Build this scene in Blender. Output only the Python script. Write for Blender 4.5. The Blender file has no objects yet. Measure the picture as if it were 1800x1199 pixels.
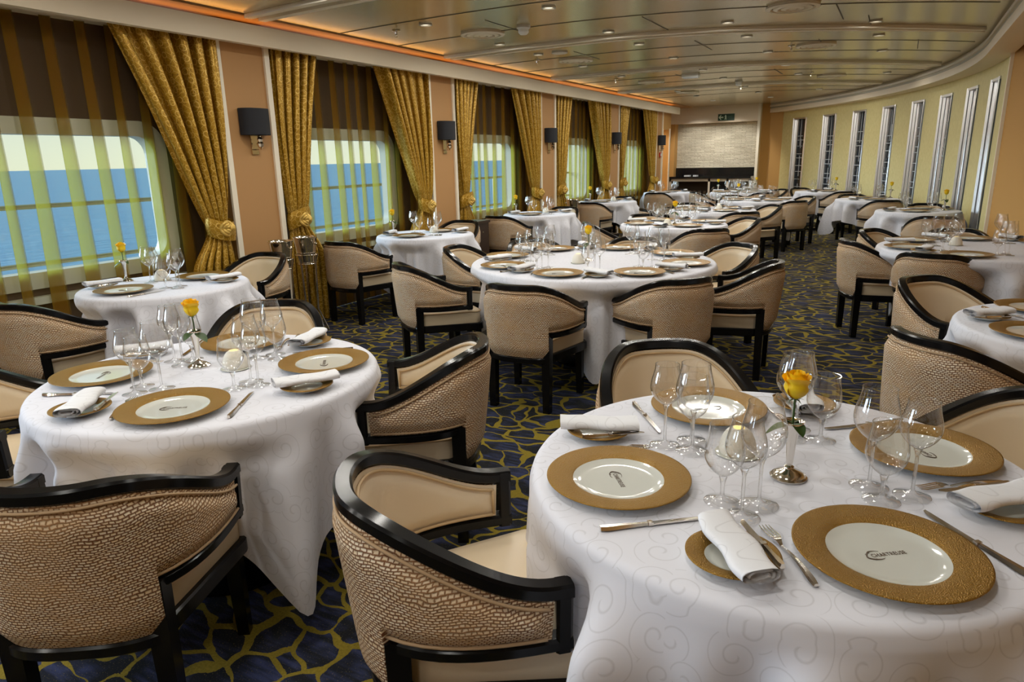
import bpy, math, random
from mathutils import Vector, Matrix
random.seed(7)
PI = math.pi
scene = bpy.context.scene
COL = scene.collection

# ------------------------------------------------------------------ helpers
class MB:
    """collects vertices and faces of one mesh"""
    def __init__(s):
        s.v = []; s.f = []; s.uv = []; s.has_uv = False
    def quad(s, a, b, c, d): s.f.append((a, b, c, d)); s.uv.append(None)
    def face(s, idx): s.f.append(tuple(idx)); s.uv.append(None)
    def box(s, x0, y0, z0, x1, y1, z1):
        n = len(s.v)
        s.v += [(x0,y0,z0),(x1,y0,z0),(x1,y1,z0),(x0,y1,z0),(x0,y0,z1),(x1,y0,z1),(x1,y1,z1),(x0,y1,z1)]
        for q in ((0,3,2,1),(4,5,6,7),(0,1,5,4),(1,2,6,5),(2,3,7,6),(3,0,4,7)): s.face([n+i for i in q])
        return s
    def hexa(s, P):
        n = len(s.v); s.v += [tuple(p) for p in P]
        for q in ((0,3,2,1),(4,5,6,7),(0,1,5,4),(1,2,6,5),(2,3,7,6),(3,0,4,7)): s.face([n+i for i in q])
        return s
    def lathe(s, prof, seg=32, c=(0,0,0), closed=False, cap0=False, cap1=False):
        n = len(s.v); m = len(prof)
        for (r, z) in prof:
            for k in range(seg):
                a = 2*PI*k/seg
                s.v.append((c[0]+r*math.cos(a), c[1]+r*math.sin(a), c[2]+z))
        for i in range(m-1):
            for k in range(seg):
                k2 = (k+1) % seg
                s.face((n+i*seg+k, n+i*seg+k2, n+(i+1)*seg+k2, n+(i+1)*seg+k))
        if cap0: s.face([n+k for k in range(seg)][::-1])
        if cap1: s.face([n+(m-1)*seg+k for k in range(seg)])
        return s
    def grid(s, pts, uvs=None, loopu=False):
        """pts[i][j]"""
        n = len(s.v); R = len(pts); C = len(pts[0])
        for row in pts: s.v += [tuple(p) for p in row]
        for i in range(R-1):
            for j in range(C if loopu else C-1):
                j2 = (j+1) % C
                s.f.append((n+i*C+j, n+i*C+j2, n+(i+1)*C+j2, n+(i+1)*C+j))
                if uvs:
                    s.has_uv = True
                    s.uv.append((uvs[i][j], uvs[i][j2], uvs[i+1][j2], uvs[i+1][j]))
                else: s.uv.append(None)
        return s
    def tube(s, path, r, seg=8, closed=False, caps=True):
        path = [Vector(p) for p in path]; N = len(path)
        rr = r if isinstance(r, (list, tuple)) else [r]*N
        n0 = len(s.v); up = Vector((0,0,1))
        prev = None
        for i, p in enumerate(path):
            if closed: t = path[(i+1)%N]-path[i-1]
            else: t = path[min(i+1,N-1)]-path[max(i-1,0)]
            t.normalize()
            if prev is None:
                a = up if abs(t.z) < .9 else Vector((1,0,0))
                u = t.cross(a).normalized()
            else:
                u = (prev - t*prev.dot(t)).normalized()
            prev = u; w = t.cross(u)
            for k in range(seg):
                a = 2*PI*k/seg
                s.v.append(tuple(p+u*(rr[i]*math.cos(a))+w*(rr[i]*math.sin(a))))
        for i in range(N if closed else N-1):
            i2 = (i+1) % N
            for k in range(seg):
                k2 = (k+1)%seg
                s.face((n0+i*seg+k, n0+i*seg+k2, n0+i2*seg+k2, n0+i2*seg+k))
        if caps and not closed:
            s.face([n0+k for k in range(seg)][::-1]); s.face([n0+(N-1)*seg+k for k in range(seg)])
        return s
    def bar(s, path, normals, T, W, ch=.006, closed=False):
        """rectangular bar with chamfered edges along a path; T across the given normals, W across the third direction"""
        path = [Vector(p) for p in path]; N = len(path); n0 = len(s.v)
        for i, p in enumerate(path):
            t = (path[(i+1)%N]-path[i-1]) if closed else (path[min(i+1,N-1)]-path[max(i-1,0)])
            t.normalize(); nn = Vector(normals[i]); nn = (nn - t*nn.dot(t)).normalized(); b = t.cross(nn)
            a, w = T/2, W/2
            for (u, q) in ((a-ch,w),(a,w-ch),(a,-w+ch),(a-ch,-w),(-a+ch,-w),(-a,-w+ch),(-a,w-ch),(-a+ch,w)):
                s.v.append(tuple(p+nn*u+b*q))
        for i in range(N if closed else N-1):
            i2 = (i+1)%N
            for k in range(8):
                k2 = (k+1)%8
                s.face((n0+i*8+k, n0+i*8+k2, n0+i2*8+k2, n0+i2*8+k))
        if not closed:
            s.face([n0+k for k in range(8)][::-1]); s.face([n0+(N-1)*8+k for k in range(8)])
        return s
    def poly_prism(s, poly, z0, z1):
        n = len(s.v); m = len(poly)
        s.v += [(x,y,z0) for x,y in poly]+[(x,y,z1) for x,y in poly]
        s.face([n+i for i in range(m)][::-1]); s.face([n+m+i for i in range(m)])
        for i in range(m):
            j = (i+1)%m; s.face((n+i, n+j, n+m+j, n+m+i))
        return s
    def mesh(s, name, mat, smooth=True, ang=40):
        me = bpy.data.meshes.new(name)
        me.from_pydata(s.v, [], s.f)
        if s.has_uv:
            ul = me.uv_layers.new(name='UVMap'); li = 0
            data = []
            for f, u in zip(s.f, s.uv):
                for k in range(len(f)):
                    data += list(u[k]) if u else [0.0, 0.0]
            ul.data.foreach_set('uv', data)
        for m in (mat if isinstance(mat, (list, tuple)) else [mat]): me.materials.append(m)
        if smooth:
            me.polygons.foreach_set('use_smooth', [True]*len(me.polygons))
            if ang: me.set_sharp_from_angle(angle=math.radians(ang))
        me.update()
        return me

def link(name, data, parent=None, loc=None, rot=None):
    o = bpy.data.objects.new(name, data); COL.objects.link(o)
    if parent is not None: o.parent = parent
    if loc is not None: o.location = loc
    if rot is not None: o.rotation_euler = rot if isinstance(rot, (tuple, list)) else (0,0,rot)
    return o
def tag(o, label, cat, group=None):
    o['label'] = label; o['category'] = cat
    if group: o['group'] = group
    return o
def struct(name, me, **k):
    o = link(name, me, **k); o['kind'] = 'structure'; return o
def thing(name, spec, label, cat, group=None, loc=(0,0,0), rot=0):
    """spec: a mesh, or a list of (part name, mesh[, [(sub-part name, mesh)...]])"""
    if not isinstance(spec, list):
        o = link(name, spec, loc=loc, rot=rot); return tag(o, label, cat, group)
    e = link(name, None, loc=loc, rot=rot); e.empty_display_size = .05
    tag(e, label, cat, group)
    for p in spec:
        c = link(p[0], p[1], parent=e)
        for sp in (p[2] if len(p) > 2 else []): link(sp[0], sp[1], parent=c)
    return e

# ------------------------------------------------------------------ materials
def newmat(name):
    m = bpy.data.materials.new(name); m.use_nodes = True
    nt = m.node_tree; nt.nodes.clear()
    out = nt.nodes.new('ShaderNodeOutputMaterial')
    return m, nt, out
class NT:
    def __init__(s, nt): s.nt = nt
    def __call__(s, typ, **kw):
        n = s.nt.nodes.new(typ)
        ins = kw.pop('ins', {})
        for k, v in kw.items(): setattr(n, k, v)
        for k, v in ins.items():
            if isinstance(v, bpy.types.NodeSocket): s.nt.links.new(v, n.inputs[k])
            else: n.inputs[k].default_value = v
        return n
    def ramp(s, fac, stops, interp='LINEAR'):
        n = s.nt.nodes.new('ShaderNodeValToRGB'); n.color_ramp.interpolation = interp
        el = n.color_ramp.elements
        while len(el) < len(stops): el.new(.5)
        for e, (p, c) in zip(el, stops):
            e.position = p; e.color = c if len(c) == 4 else (*c, 1)
        s.nt.links.new(fac, n.inputs[0]); return n.outputs[0]
    def math(s, op, a, b=None, c=None, clamp=False):
        n = s.nt.nodes.new('ShaderNodeMath'); n.operation = op; n.use_clamp = clamp
        for i, v in enumerate((a, b, c)):
            if v is None: continue
            if isinstance(v, bpy.types.NodeSocket): s.nt.links.new(v, n.inputs[i])
            else: n.inputs[i].default_value = v
        return n.outputs[0]
    def mix(s, f, a, b):
        n = s.nt.nodes.new('ShaderNodeMix'); n.data_type = 'RGBA'
        for i, v in ((0, f), (6, a), (7, b)):
            if isinstance(v, bpy.types.NodeSocket): s.nt.links.new(v, n.inputs[i])
            else: n.inputs[i].default_value = v if i == 0 or len(v) == 4 else (*v, 1)
        return n.outputs[2]
def srgb(r, g, b):
    f = lambda c: (c/255)/12.92 if c <= 10 else (((c/255)+.055)/1.055)**2.4
    return (f(r), f(g), f(b), 1)
def plain(name, col, rough=.5, metal=0, spec=.5, coat=0, emit=0, bump=None, bscale=200, bstr=.1):
    m, nt, out = newmat(name); N = NT(nt)
    p = N('ShaderNodeBsdfPrincipled', ins={'Base Color': col if len(col) == 4 else (*col, 1), 'Roughness': rough, 'Metallic': metal, 'Specular IOR Level': spec})
    if coat: p.inputs['Coat Weight'].default_value = coat; p.inputs['Coat Roughness'].default_value = .08
    if emit: p.inputs['Emission Color'].default_value = col if len(col) == 4 else (*col, 1); p.inputs['Emission Strength'].default_value = emit
    if bump:
        tc = N('ShaderNodeTexCoord')
        tx = N('ShaderNodeTexNoise' if bump == 'noise' else 'ShaderNodeTexVoronoi', ins={'Vector': tc.outputs['Object'], 'Scale': bscale})
        b = N('ShaderNodeBump', ins={'Height': tx.outputs[0], 'Strength': bstr, 'Distance': .002})
        nt.links.new(b.outputs[0], p.inputs['Normal'])
    nt.links.new(p.outputs[0], out.inputs[0]); return m

M = {}
M['black'] = plain('black_lacquer', (.004,.004,.0045), .2, spec=.3)
M['leather'] = plain('cream_leather', srgb(226,207,176), .34, bump='noise', bscale=160, bstr=.12)
M['piping'] = plain('leather_piping', srgb(196,166,124), .5)
M['wpipe'] = plain('woven_piping', srgb(186,156,120), .8)
M['gold'] = plain('gold_glaze', srgb(148,110,38), .34, metal=.55, bump='voronoi', bscale=400, bstr=.8)
M['porcelain'] = plain('white_porcelain', srgb(212,213,204), .1, coat=.6)
M['ink'] = plain('brown_ink', srgb(96,80,66), .5)
M['silver'] = plain('silver', (.78,.74,.68), .14, metal=1)
M['steel'] = plain('cutlery_steel', (.72,.67,.60), .17, metal=1)
M['rose'] = plain('rose_petal', srgb(255,206,16), .5)
M['rose'].node_tree.nodes['Principled BSDF'].inputs['Subsurface Weight'].default_value = .15
M['leaf'] = plain('leaf', srgb(52,78,30), .45)
M['tan'] = plain('tan_wallcovering', srgb(190,144,92), .7, bump='noise', bscale=90, bstr=.15)
M['trim'] = plain('cream_trim', srgb(250,240,218), .45)
M['fascia'] = plain('fascia_paint', srgb(246,230,202), .55)
M['tanstrip'] = plain('tan_ceiling_strip', srgb(196,150,96), .6)
M['recess'] = plain('recess_dark_brown', srgb(74,58,46), .8)  # one even dark brown for the wall behind the sheers
M['wframe'] = plain('window_frame_paint', srgb(196,196,180), .4)
M['shade'] = plain('navy_shade', (.012,.013,.018), .75)
M['bronze'] = plain('polished_bracket', (.75,.62,.45), .15, metal=1)
M['orange_wall'] = plain('orange_wallcovering', srgb(204,156,88), .7, bump='noise', bscale=120, bstr=.1)
M['chrome'] = plain('brushed_chrome', (.85,.85,.86), .3, metal=1)
M['dark_glass'] = plain('dark_glass', (.02,.025,.035), .06, spec=.8)
M['lattice'] = plain('lattice_strip', srgb(205,210,214), .4)
M['darkwood'] = plain('dark_wood', srgb(52,34,22), .35)
M['blackstone'] = plain('black_stone_worktop', (.01,.01,.011), .12)
M['white_paint'] = plain('white_cabinet_paint', srgb(214,200,176), .5)
M['cabinet_in'] = plain('cabinet_inside', srgb(92,78,62), .7)
M['white_plastic'] = plain('white_plastic', srgb(225,224,216), .4)
M['exit_green'] = plain('exit_green', srgb(16,62,34), .4)
M['sign_white'] = plain('sign_white', srgb(206,226,200), .5)
M['red'] = plain('red_plastic', srgb(190,50,30), .4)
M['candle'] = plain('bisque_porcelain', srgb(236,230,214), .6, bump='noise', bscale=120, bstr=.5)
M['flame'] = plain('candle_glow', (1.0,.72,.22), .5, emit=1.4)
M['lamp'] = plain('downlight_lens', (1.0,.88,.66), .5, emit=1.6)
M['doorlight'] = plain('cream_lobby_wall', srgb(244,226,186), .7)
M['outer_hull'] = plain('white_hull', srgb(225,225,215), .5)
M['rail'] = plain('ship_rail_paint', srgb(196,176,120), .4)

def mat_woven():
    m, nt, out = newmat('woven_fabric'); N = NT(nt)
    uv = N('ShaderNodeUVMap')
    nz = N('ShaderNodeTexNoise', ins={'Vector': uv.outputs[0], 'Scale': 14.0, 'Detail': 1.0})
    off = N('ShaderNodeVectorMath', operation='MULTIPLY_ADD', ins={0: nz.outputs['Color'], 1: (.02,.03,0), 2: uv.outputs[0]})
    nf = N('ShaderNodeTexNoise', ins={'Vector': uv.outputs[0], 'Scale': 75.0, 'Detail': 2.0})
    off = N('ShaderNodeVectorMath', operation='MULTIPLY_ADD', ins={0: nf.outputs['Color'], 1: (.007,.0045,0), 2: off.outputs[0]})
    br = N('ShaderNodeTexBrick', offset=.5, ins={'Vector': off.outputs[0], 'Color1': srgb(253,240,214), 'Color2': srgb(242,216,176), 'Mortar': srgb(112,66,34), 'Scale': 1.0,
        'Mortar Size': .0028, 'Mortar Smooth': 1.0, 'Bias': -.1, 'Brick Width': .0120, 'Row Height': .0072})
    n2 = N('ShaderNodeTexNoise', ins={'Vector': uv.outputs[0], 'Scale': 300.0})
    c = N.mix(N.math('MULTIPLY', n2.outputs[0], .15), br.outputs[0], srgb(150,108,70))
    n3 = N('ShaderNodeTexNoise', ins={'Vector': uv.outputs[0], 'Scale': 6.0})
    c2 = N.mix(N.ramp(n3.outputs[0], [(.42,(0,0,0)),(.75,(.45,.45,.45))]), c, srgb(214,170,118))  # broad orange patches: warm light along the panels put into the fabric colour
    b = N('ShaderNodeBump', invert=True, ins={'Height': br.outputs['Fac'], 'Strength': .6, 'Distance': .002})
    p = N('ShaderNodeBsdfPrincipled', ins={'Base Color': c2, 'Roughness': .85, 'Specular IOR Level': .2, 'Normal': b.outputs[0]})
    nt.links.new(p.outputs[0], out.inputs[0]); return m
M['woven'] = mat_woven()

def mat_cloth(name, scale, base, line, coord='UV'):
    """white damask with faint scrolls"""
    m, nt, out = newmat(name); N = NT(nt)
    tc = N('ShaderNodeTexCoord')
    vo = N('ShaderNodeTexVoronoi', voronoi_dimensions='2D', ins={'Vector': tc.outputs[coord], 'Scale': scale, 'Randomness': .8})
    sc = N('ShaderNodeVectorMath', operation='SCALE', ins={0: tc.outputs[coord], 'Scale': 1.0})
    d = N('ShaderNodeVectorMath', operation='SUBTRACT', ins={0: sc.outputs[0], 1: vo.outputs['Position']})
    sp = N('ShaderNodeSeparateXYZ', ins={0: d.outputs[0]})
    ang = N.math('DIVIDE', N.math('ARCTAN2', sp.outputs[1], sp.outputs[0]), 2*PI)
    rad = N.math('MULTIPLY', vo.outputs['Distance'], 1.0)
    csep = N('ShaderNodeSeparateColor', ins={0: vo.outputs['Color']})
    sgn = N.math('SUBTRACT', N.math('MULTIPLY', N.math('GREATER_THAN', csep.outputs[0], .5), 2.0), 1.0)
    ph = N.math('ADD', N.math('MULTIPLY_ADD', ang, sgn, N.math('MULTIPLY', rad, -3.2)), csep.outputs[1])
    fr = N.math('ABSOLUTE', N.math('SUBTRACT', N.math('FRACT', ph), .5))
    thick = N.math('DIVIDE', fr, N.math('ADD', N.math('DIVIDE', .055, N.math('ADD', rad, .12)), .02))
    line_f = N.math('SUBTRACT', 1.0, N.math('MULTIPLY', thick, 1.6), clamp=True)
    msk = N.math('MULTIPLY', N.math('GREATER_THAN', rad, .06), N.math('LESS_THAN', rad, .62))
    lf = N.math('MULTIPLY', N.math('SMOOTH_MIN', line_f, 1.0, .1), msk)
    wv = N('ShaderNodeTexNoise', ins={'Vector': tc.outputs[coord], 'Scale': 700.0})
    c = N.mix(N.math('MULTIPLY', lf, .75), base, line)
    b = N('ShaderNodeBump', ins={'Height': wv.outputs[0], 'Strength': .06, 'Distance': .001})
    p = N('ShaderNodeBsdfPrincipled', ins={'Base Color': c, 'Roughness': .75, 'Specular IOR Level': .25, 'Sheen Weight': .15, 'Normal': b.outputs[0]})
    nt.links.new(p.outputs[0], out.inputs[0]); return m
M['cloth'] = mat_cloth('white_damask', 11.5, srgb(226,226,233), srgb(203,202,207))
M['napkin'] = mat_cloth('napkin_damask', 15, srgb(232,232,234), srgb(208,207,208))

def mat_glass():
    m, nt, out = newmat('clear_glass'); N = NT(nt)
    lw = N('ShaderNodeLayerWeight', ins={'Blend': .5})
    f3 = N.math('POWER', lw.outputs['Facing'], 3.6)
    tint = N.mix(f3, (.99,.99,.985), (.22,.23,.22))
    tr = N('ShaderNodeBsdfTransparent', ins={'Color': tint})
    gl = N('ShaderNodeBsdfGlossy', ins={'Color': (1,1,1,1), 'Roughness': .015})
    mx = N('ShaderNodeMixShader', ins={0: N.math('MULTIPLY_ADD', N.math('POWER', lw.outputs['Facing'], 2.8), .91, .09, clamp=True), 1: tr.outputs[0], 2: gl.outputs[0]})
    nt.links.new(mx.outputs[0], out.inputs[0]); return m
M['glass'] = mat_glass()
def mat_pane():
    m, nt, out = newmat('window_glass'); N = NT(nt)
    tr = N('ShaderNodeBsdfTransparent', ins={'Color': (.95,.97,.96,1)})
    gl = N('ShaderNodeBsdfGlossy', ins={'Roughness': .02})
    lw = N('ShaderNodeLayerWeight', ins={'Blend': .5})
    mx = N('ShaderNodeMixShader', ins={0: N.math('MULTIPLY_ADD', N.math('POWER', lw.outputs['Facing'], 5.0), .8, .03), 1: tr.outputs[0], 2: gl.outputs[0]})
    nt.links.new(mx.outputs[0], out.inputs[0]); return m
M['pane'] = mat_pane()
def mat_stem():
    m, nt, out = newmat('solid_glass'); N = NT(nt)
    g = N('ShaderNodeBsdfGlass', ins={'IOR': 1.45, 'Roughness': .0, 'Color': (1,1,1,1)})
    tr = N('ShaderNodeBsdfTransparent', ins={'Color': (.98,.98,.975,1)})
    mx = N('ShaderNodeMixShader', ins={0: .5, 1: tr.outputs[0], 2: g.outputs[0]})
    nt.links.new(mx.outputs[0], out.inputs[0]); return m
M['stem'] = mat_stem()

def mat_drape():
    m, nt, out = newmat('gold_damask'); N = NT(nt)
    uv = N('ShaderNodeUVMap')
    nz = N('ShaderNodeTexNoise', ins={'Vector': uv.outputs[0], 'Scale': 9.0})
    off = N('ShaderNodeVectorMath', operation='MULTIPLY_ADD', ins={0: nz.outputs['Color'], 1: (.03,.03,0), 2: uv.outputs[0]})
    v1 = N('ShaderNodeTexVoronoi', voronoi_dimensions='2D', feature='DISTANCE_TO_EDGE', ins={'Vector': off.outputs[0], 'Scale': 26.0})
    v2 = N('ShaderNodeTexVoronoi', voronoi_dimensions='2D', ins={'Vector': off.outputs[0], 'Scale': 13.0, 'Randomness': .5})
    ring = N.math('ABSOLUTE', N.math('SUBTRACT', v2.outputs['Distance'], .27))
    l1 = N.math('LESS_THAN', v1.outputs['Distance'], .04)
    l2 = N.math('LESS_THAN', ring, .035)
    ln = N.math('MAXIMUM', N.math('MULTIPLY', l1, .8), l2)
    spk = N('ShaderNodeTexNoise', ins={'Vector': uv.outputs[0], 'Scale': 90.0})
    base = N.mix(N.ramp(spk.outputs[0], [(.55,(0,0,0)),(.68,(.8,.8,.8))]), srgb(176,134,30), srgb(110,66,16))
    c = N.mix(N.math('MULTIPLY', ln, .75), base, srgb(236,200,110))
    p = N('ShaderNodeBsdfPrincipled', ins={'Base Color': c, 'Roughness': .36, 'Metallic': .4})
    nt.links.new(p.outputs[0], out.inputs[0]); return m
M['drape'] = mat_drape()

def mat_sheer():
    m, nt, out = newmat('sheer_voile'); N = NT(nt)
    lw = N('ShaderNodeLayerWeight', ins={'Blend': .5})
    tr = N('ShaderNodeBsdfTransparent', ins={'Color': (.99,.99,.95,1)})
    df = N('ShaderNodeBsdfDiffuse', ins={'Color': srgb(182,126,44)})
    tl = N('ShaderNodeBsdfTranslucent', ins={'Color': srgb(142,150,58)})
    ds = N('ShaderNodeMixShader', ins={0: .55, 1: df.outputs[0], 2: tl.outputs[0]})
    su = N('ShaderNodeSeparateXYZ', ins={0: N('ShaderNodeUVMap').outputs[0]})
    fac = N.math('MULTIPLY_ADD', su.outputs[0], .66, N.math('MULTIPLY_ADD', N.math('POWER', lw.outputs['Facing'], 3.0), .4, .085), clamp=True)
    mx = N('ShaderNodeMixShader', ins={0: fac, 1: tr.outputs[0], 2: ds.outputs[0]})
    nt.links.new(mx.outputs[0], out.inputs[0]); return m
M['sheer'] = mat_sheer()

def mat_carpet():
    m, nt, out = newmat('carpet'); N = NT(nt)
    tc = N('ShaderNodeTexCoord')
    nz = N('ShaderNodeTexNoise', ins={'Vector': tc.outputs['Object'], 'Scale': 3.2, 'Detail': 2.0})
    off = N('ShaderNodeVectorMath', operation='MULTIPLY_ADD', ins={0: nz.outputs['Color'], 1: (.32,.32,0), 2: tc.outputs['Object']})
    mp = N('ShaderNodeMapping', ins={'Vector': off.outputs[0], 'Scale': (1.0,1.5,1.0), 'Rotation': (0,0,.5)})
    v = N('ShaderNodeTexVoronoi', voronoi_dimensions='2D', feature='DISTANCE_TO_EDGE', ins={'Vector': mp.outputs[0], 'Scale': 6.2})
    wn = N('ShaderNodeTexNoise', ins={'Vector': tc.outputs['Object'], 'Scale': 5.0, 'Detail': 3.0})
    fine = N('ShaderNodeTexNoise', ins={'Vector': tc.outputs['Object'], 'Scale': 130.0, 'Detail': 2.0})
    wid = N.math('MULTIPLY_ADD', wn.outputs[0], .34, -.095)
    dd = N.math('ADD', v.outputs[0], N.math('MULTIPLY', N.math('SUBTRACT', fine.outputs[0], .5), .05))
    vein = N.math('LESS_THAN', dd, wid)
    st = N('ShaderNodeTexNoise', ins={'Vector': N('ShaderNodeMapping', ins={'Vector': tc.outputs['Object'], 'Scale': (6,40,1), 'Rotation': (0,0,.6)}).outputs[0], 'Scale': 1.0, 'Detail': 3.0})
    pt = N('ShaderNodeTexNoise', ins={'Vector': tc.outputs['Object'], 'Scale': 7.0})
    blue = N.mix(N.ramp(st.outputs[0], [(.4,(0,0,0)),(.62,(1,1,1))]), srgb(36,38,46), srgb(56,62,92))
    blue = N.mix(N.ramp(pt.outputs[0], [(.45,(0,0,0)),(.6,(1,1,1))]), blue, srgb(34,35,38))
    spk = N('ShaderNodeTexNoise', ins={'Vector': tc.outputs['Object'], 'Scale': 210.0})
    blue = N.mix(N.math('MULTIPLY', N.math('GREATER_THAN', spk.outputs[0], .66), .6), blue, srgb(120,108,60))
    yel = N.mix(fine.outputs[0], srgb(104,92,34), srgb(156,136,50))
    c = N.mix(vein, blue, yel)
    b = N('ShaderNodeBump', ins={'Height': fine.outputs[0], 'Strength': .5, 'Distance': .004})
    p = N('ShaderNodeBsdfPrincipled', ins={'Base Color': c, 'Roughness': .95, 'Specular IOR Level': .1, 'Normal': b.outputs[0]})
    nt.links.new(p.outputs[0], out.inputs[0]); return m
M['carpet'] = mat_carpet()

def mat_ceiling():
    m, nt, out = newmat('ceiling_metal'); N = NT(nt)
    tc = N('ShaderNodeTexCoord')
    v = N('ShaderNodeTexVoronoi', voronoi_dimensions='2D', ins={'Vector': tc.outputs['Object'], 'Scale': 110.0, 'Randomness': 0.0})
    dots = N.math('LESS_THAN', v.outputs['Distance'], .25)
    c = N.mix(N.math('MULTIPLY', dots, .18), srgb(222,210,176), srgb(130,121,96))
    p = N('ShaderNodeBsdfPrincipled', ins={'Base Color': c, 'Roughness': .25, 'Metallic': .68, 'Anisotropic': .5})
    nt.links.new(p.outputs[0], out.inputs[0]); return m
M['ceiling'] = mat_ceiling()

def mat_yellow():
    m, nt, out = newmat('yellow_wallcovering'); N = NT(nt)
    tc = N('ShaderNodeTexCoord')
    n = N('ShaderNodeTexNoise', ins={'Vector': N('ShaderNodeMapping', ins={'Vector': tc.outputs['Object'], 'Scale': (1,1,.3)}).outputs[0], 'Scale': 60.0, 'Detail': 3.0})
    c = N.mix(N.ramp(n.outputs[0], [(.35,(0,0,0)),(.7,(1,1,1))]), srgb(218,206,144), srgb(232,220,162))
    p = N('ShaderNodeBsdfPrincipled', ins={'Base Color': c, 'Roughness': .55, 'Specular IOR Level': .4})
    nt.links.new(p.outputs[0], out.inputs[0]); return m
M['yellow'] = mat_yellow()

def mat_stone():
    m, nt, out = newmat('ledger_stone'); N = NT(nt)
    tc = N('ShaderNodeTexCoord')
    mp = N('ShaderNodeMapping', ins={'Vector': tc.outputs['Object'], 'Rotation': (PI/2,0,0)})
    br = N('ShaderNodeTexBrick', offset=.37, ins={'Vector': mp.outputs[0], 'Color1': srgb(232,224,202), 'Color2': srgb(206,196,172), 'Mortar': srgb(170,160,136), 'Scale': 1.0,
        'Mortar Size': .004, 'Brick Width': .24, 'Row Height': .031, 'Bias': .0})
    nz = N('ShaderNodeTexNoise', ins={'Vector': tc.outputs['Object'], 'Scale': 22.0, 'Detail': 6.0})
    sp = N.ramp(nz.outputs[0], [(.3,(1,1,1)),(.38,(0,0,0))])
    c = N.mix(N.math('MULTIPLY', sp, .5), br.outputs[0], srgb(140,128,104))
    h = N.math('ADD', N.math('MULTIPLY', br.outputs['Color'], .5), nz.outputs[0])
    b = N('ShaderNodeBump', ins={'Height': h, 'Strength': .9, 'Distance': .03})
    p = N('ShaderNodeBsdfPrincipled', ins={'Base Color': c, 'Roughness': .8, 'Normal': b.outputs[0]})
    nt.links.new(p.outputs[0], out.inputs[0]); return m
M['stone'] = mat_stone()

def mat_sea():
    m, nt, out = newmat('sea_water'); N = NT(nt)
    tc = N('ShaderNodeTexCoord')
    n = N('ShaderNodeTexNoise', ins={'Vector': N('ShaderNodeMapping', ins={'Vector': tc.outputs['Object'], 'Scale': (.5,.12,1), 'Rotation': (0,0,.5)}).outputs[0], 'Scale': 1.6, 'Detail': 8.0})
    n2 = N('ShaderNodeTexNoise', ins={'Vector': tc.outputs['Object'], 'Scale': .03, 'Detail': 4.0})
    c = N.mix(n.outputs[0], srgb(46,104,134), srgb(92,156,178))
    b = N('ShaderNodeBump', ins={'Height': n.outputs[0], 'Strength': .6, 'Distance': .6})
    p = N('ShaderNodeBsdfPrincipled', ins={'Base Color': c, 'Roughness': .45, 'Normal': b.outputs[0], 'Specular IOR Level': .3})
    nt.links.new(p.outputs[0], out.inputs[0]); return m
M['sea'] = mat_sea()

# ------------------------------------------------------------------ world, camera
W = bpy.data.worlds.new('sky'); scene.world = W; W.use_nodes = True
wn = W.node_tree; wn.nodes.clear(); N = NT(wn)
wo = wn.nodes.new('ShaderNodeOutputWorld')
tc = N('ShaderNodeTexCoord')
sep = N('ShaderNodeSeparateXYZ', ins={0: tc.outputs['Generated']})
skyc = N.ramp(sep.outputs[2], [(0.0, srgb(232,236,216)), (.06, srgb(224,234,222)), (.3, srgb(176,206,230)), (1.0, srgb(110,160,220))])
bg = N('ShaderNodeBackground', ins={'Color': skyc, 'Strength': 1.12})
wn.links.new(bg.outputs[0], wo.inputs[0])

F_PX, CXP, CYP = 1200.0, 900.0, 599.5
VPX, VPY, ROLL, EYE = 1590.0, 266.0, 1.25, 1.46
dY = Vector(((VPX-CXP)/F_PX, (VPY-CYP)/F_PX, 1)).normalized()
m_ = -math.tan(math.radians(ROLL))
d2 = Vector(((VPX-1000-CXP)/F_PX, (VPY-1000*m_-CYP)/F_PX, 1))
nZ = dY.cross(d2).normalized()
if nZ.y > 0: nZ = -nZ
nX = dY.cross(nZ)
R = Matrix((nX, dY, nZ))                       # world <- camera (x right, y down, z forward)
R4 = (R @ Matrix(((1,0,0),(0,-1,0),(0,0,-1)))).to_4x4()
cam = bpy.data.cameras.new('camera'); cam.sensor_width = 36; cam.lens = F_PX/1800*36; cam.clip_start = .05; cam.clip_end = 60000
co = bpy.data.objects.new('camera', cam); COL.objects.link(co)
co.matrix_world = Matrix.Translation((0,0,EYE)) @ R4
scene.camera = co

# ------------------------------------------------------------------ room shell
FAR = 17.6; BACK = -4.2; CEIL = 2.6; WX = -5.06; CX = -4.80; EDGE = 4.6
def bx(*a): return MB().box(*a)
struct('floor', bx(-5.4,BACK,-.2,3.2,19.5,0).mesh('floor', M['carpet'], False))
struct('ceiling', bx(-5.4,BACK,CEIL,3.2,19.5,CEIL+.12).mesh('ceiling', M['ceiling'], False))
struct('ceiling_edge_strip', bx(-5.0,BACK,CEIL-.012,-4.6,FAR,CEIL-.001).mesh('ces', M['tanstrip'], False))
struct('wall_back', bx(-5.4,BACK-.15,0,3.2,BACK,CEIL).mesh('wb', M['tan'], False))
struct('wall_far', bx(-5.4,FAR+.1,0,3.2,FAR+.25,CEIL).mesh('wf', M['orange_wall'], False))
PER = 2.82
cols = [(3.91+PER*k, 4.40+PER*k) for k in range(-3, 5)]           # column y ranges
recs = [(cols[i][1], cols[i+1][0]) for i in range(len(cols)-1)]   # window bays
GZ0, GZ1 = .74, 1.74
def rrect(y0, y1, z0, z1, r, n=6):
    P = []
    for (cy, cz, a0) in ((y1-r,z1-r,0),(y0+r,z1-r,90),(y0+r,z0+r,180),(y1-r,z0+r,270)):
        for k in range(n+1):
            a = math.radians(a0+90*k/n); P.append((cy+r*math.cos(a), cz+r*math.sin(a)))
    return P
bays = []
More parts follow.
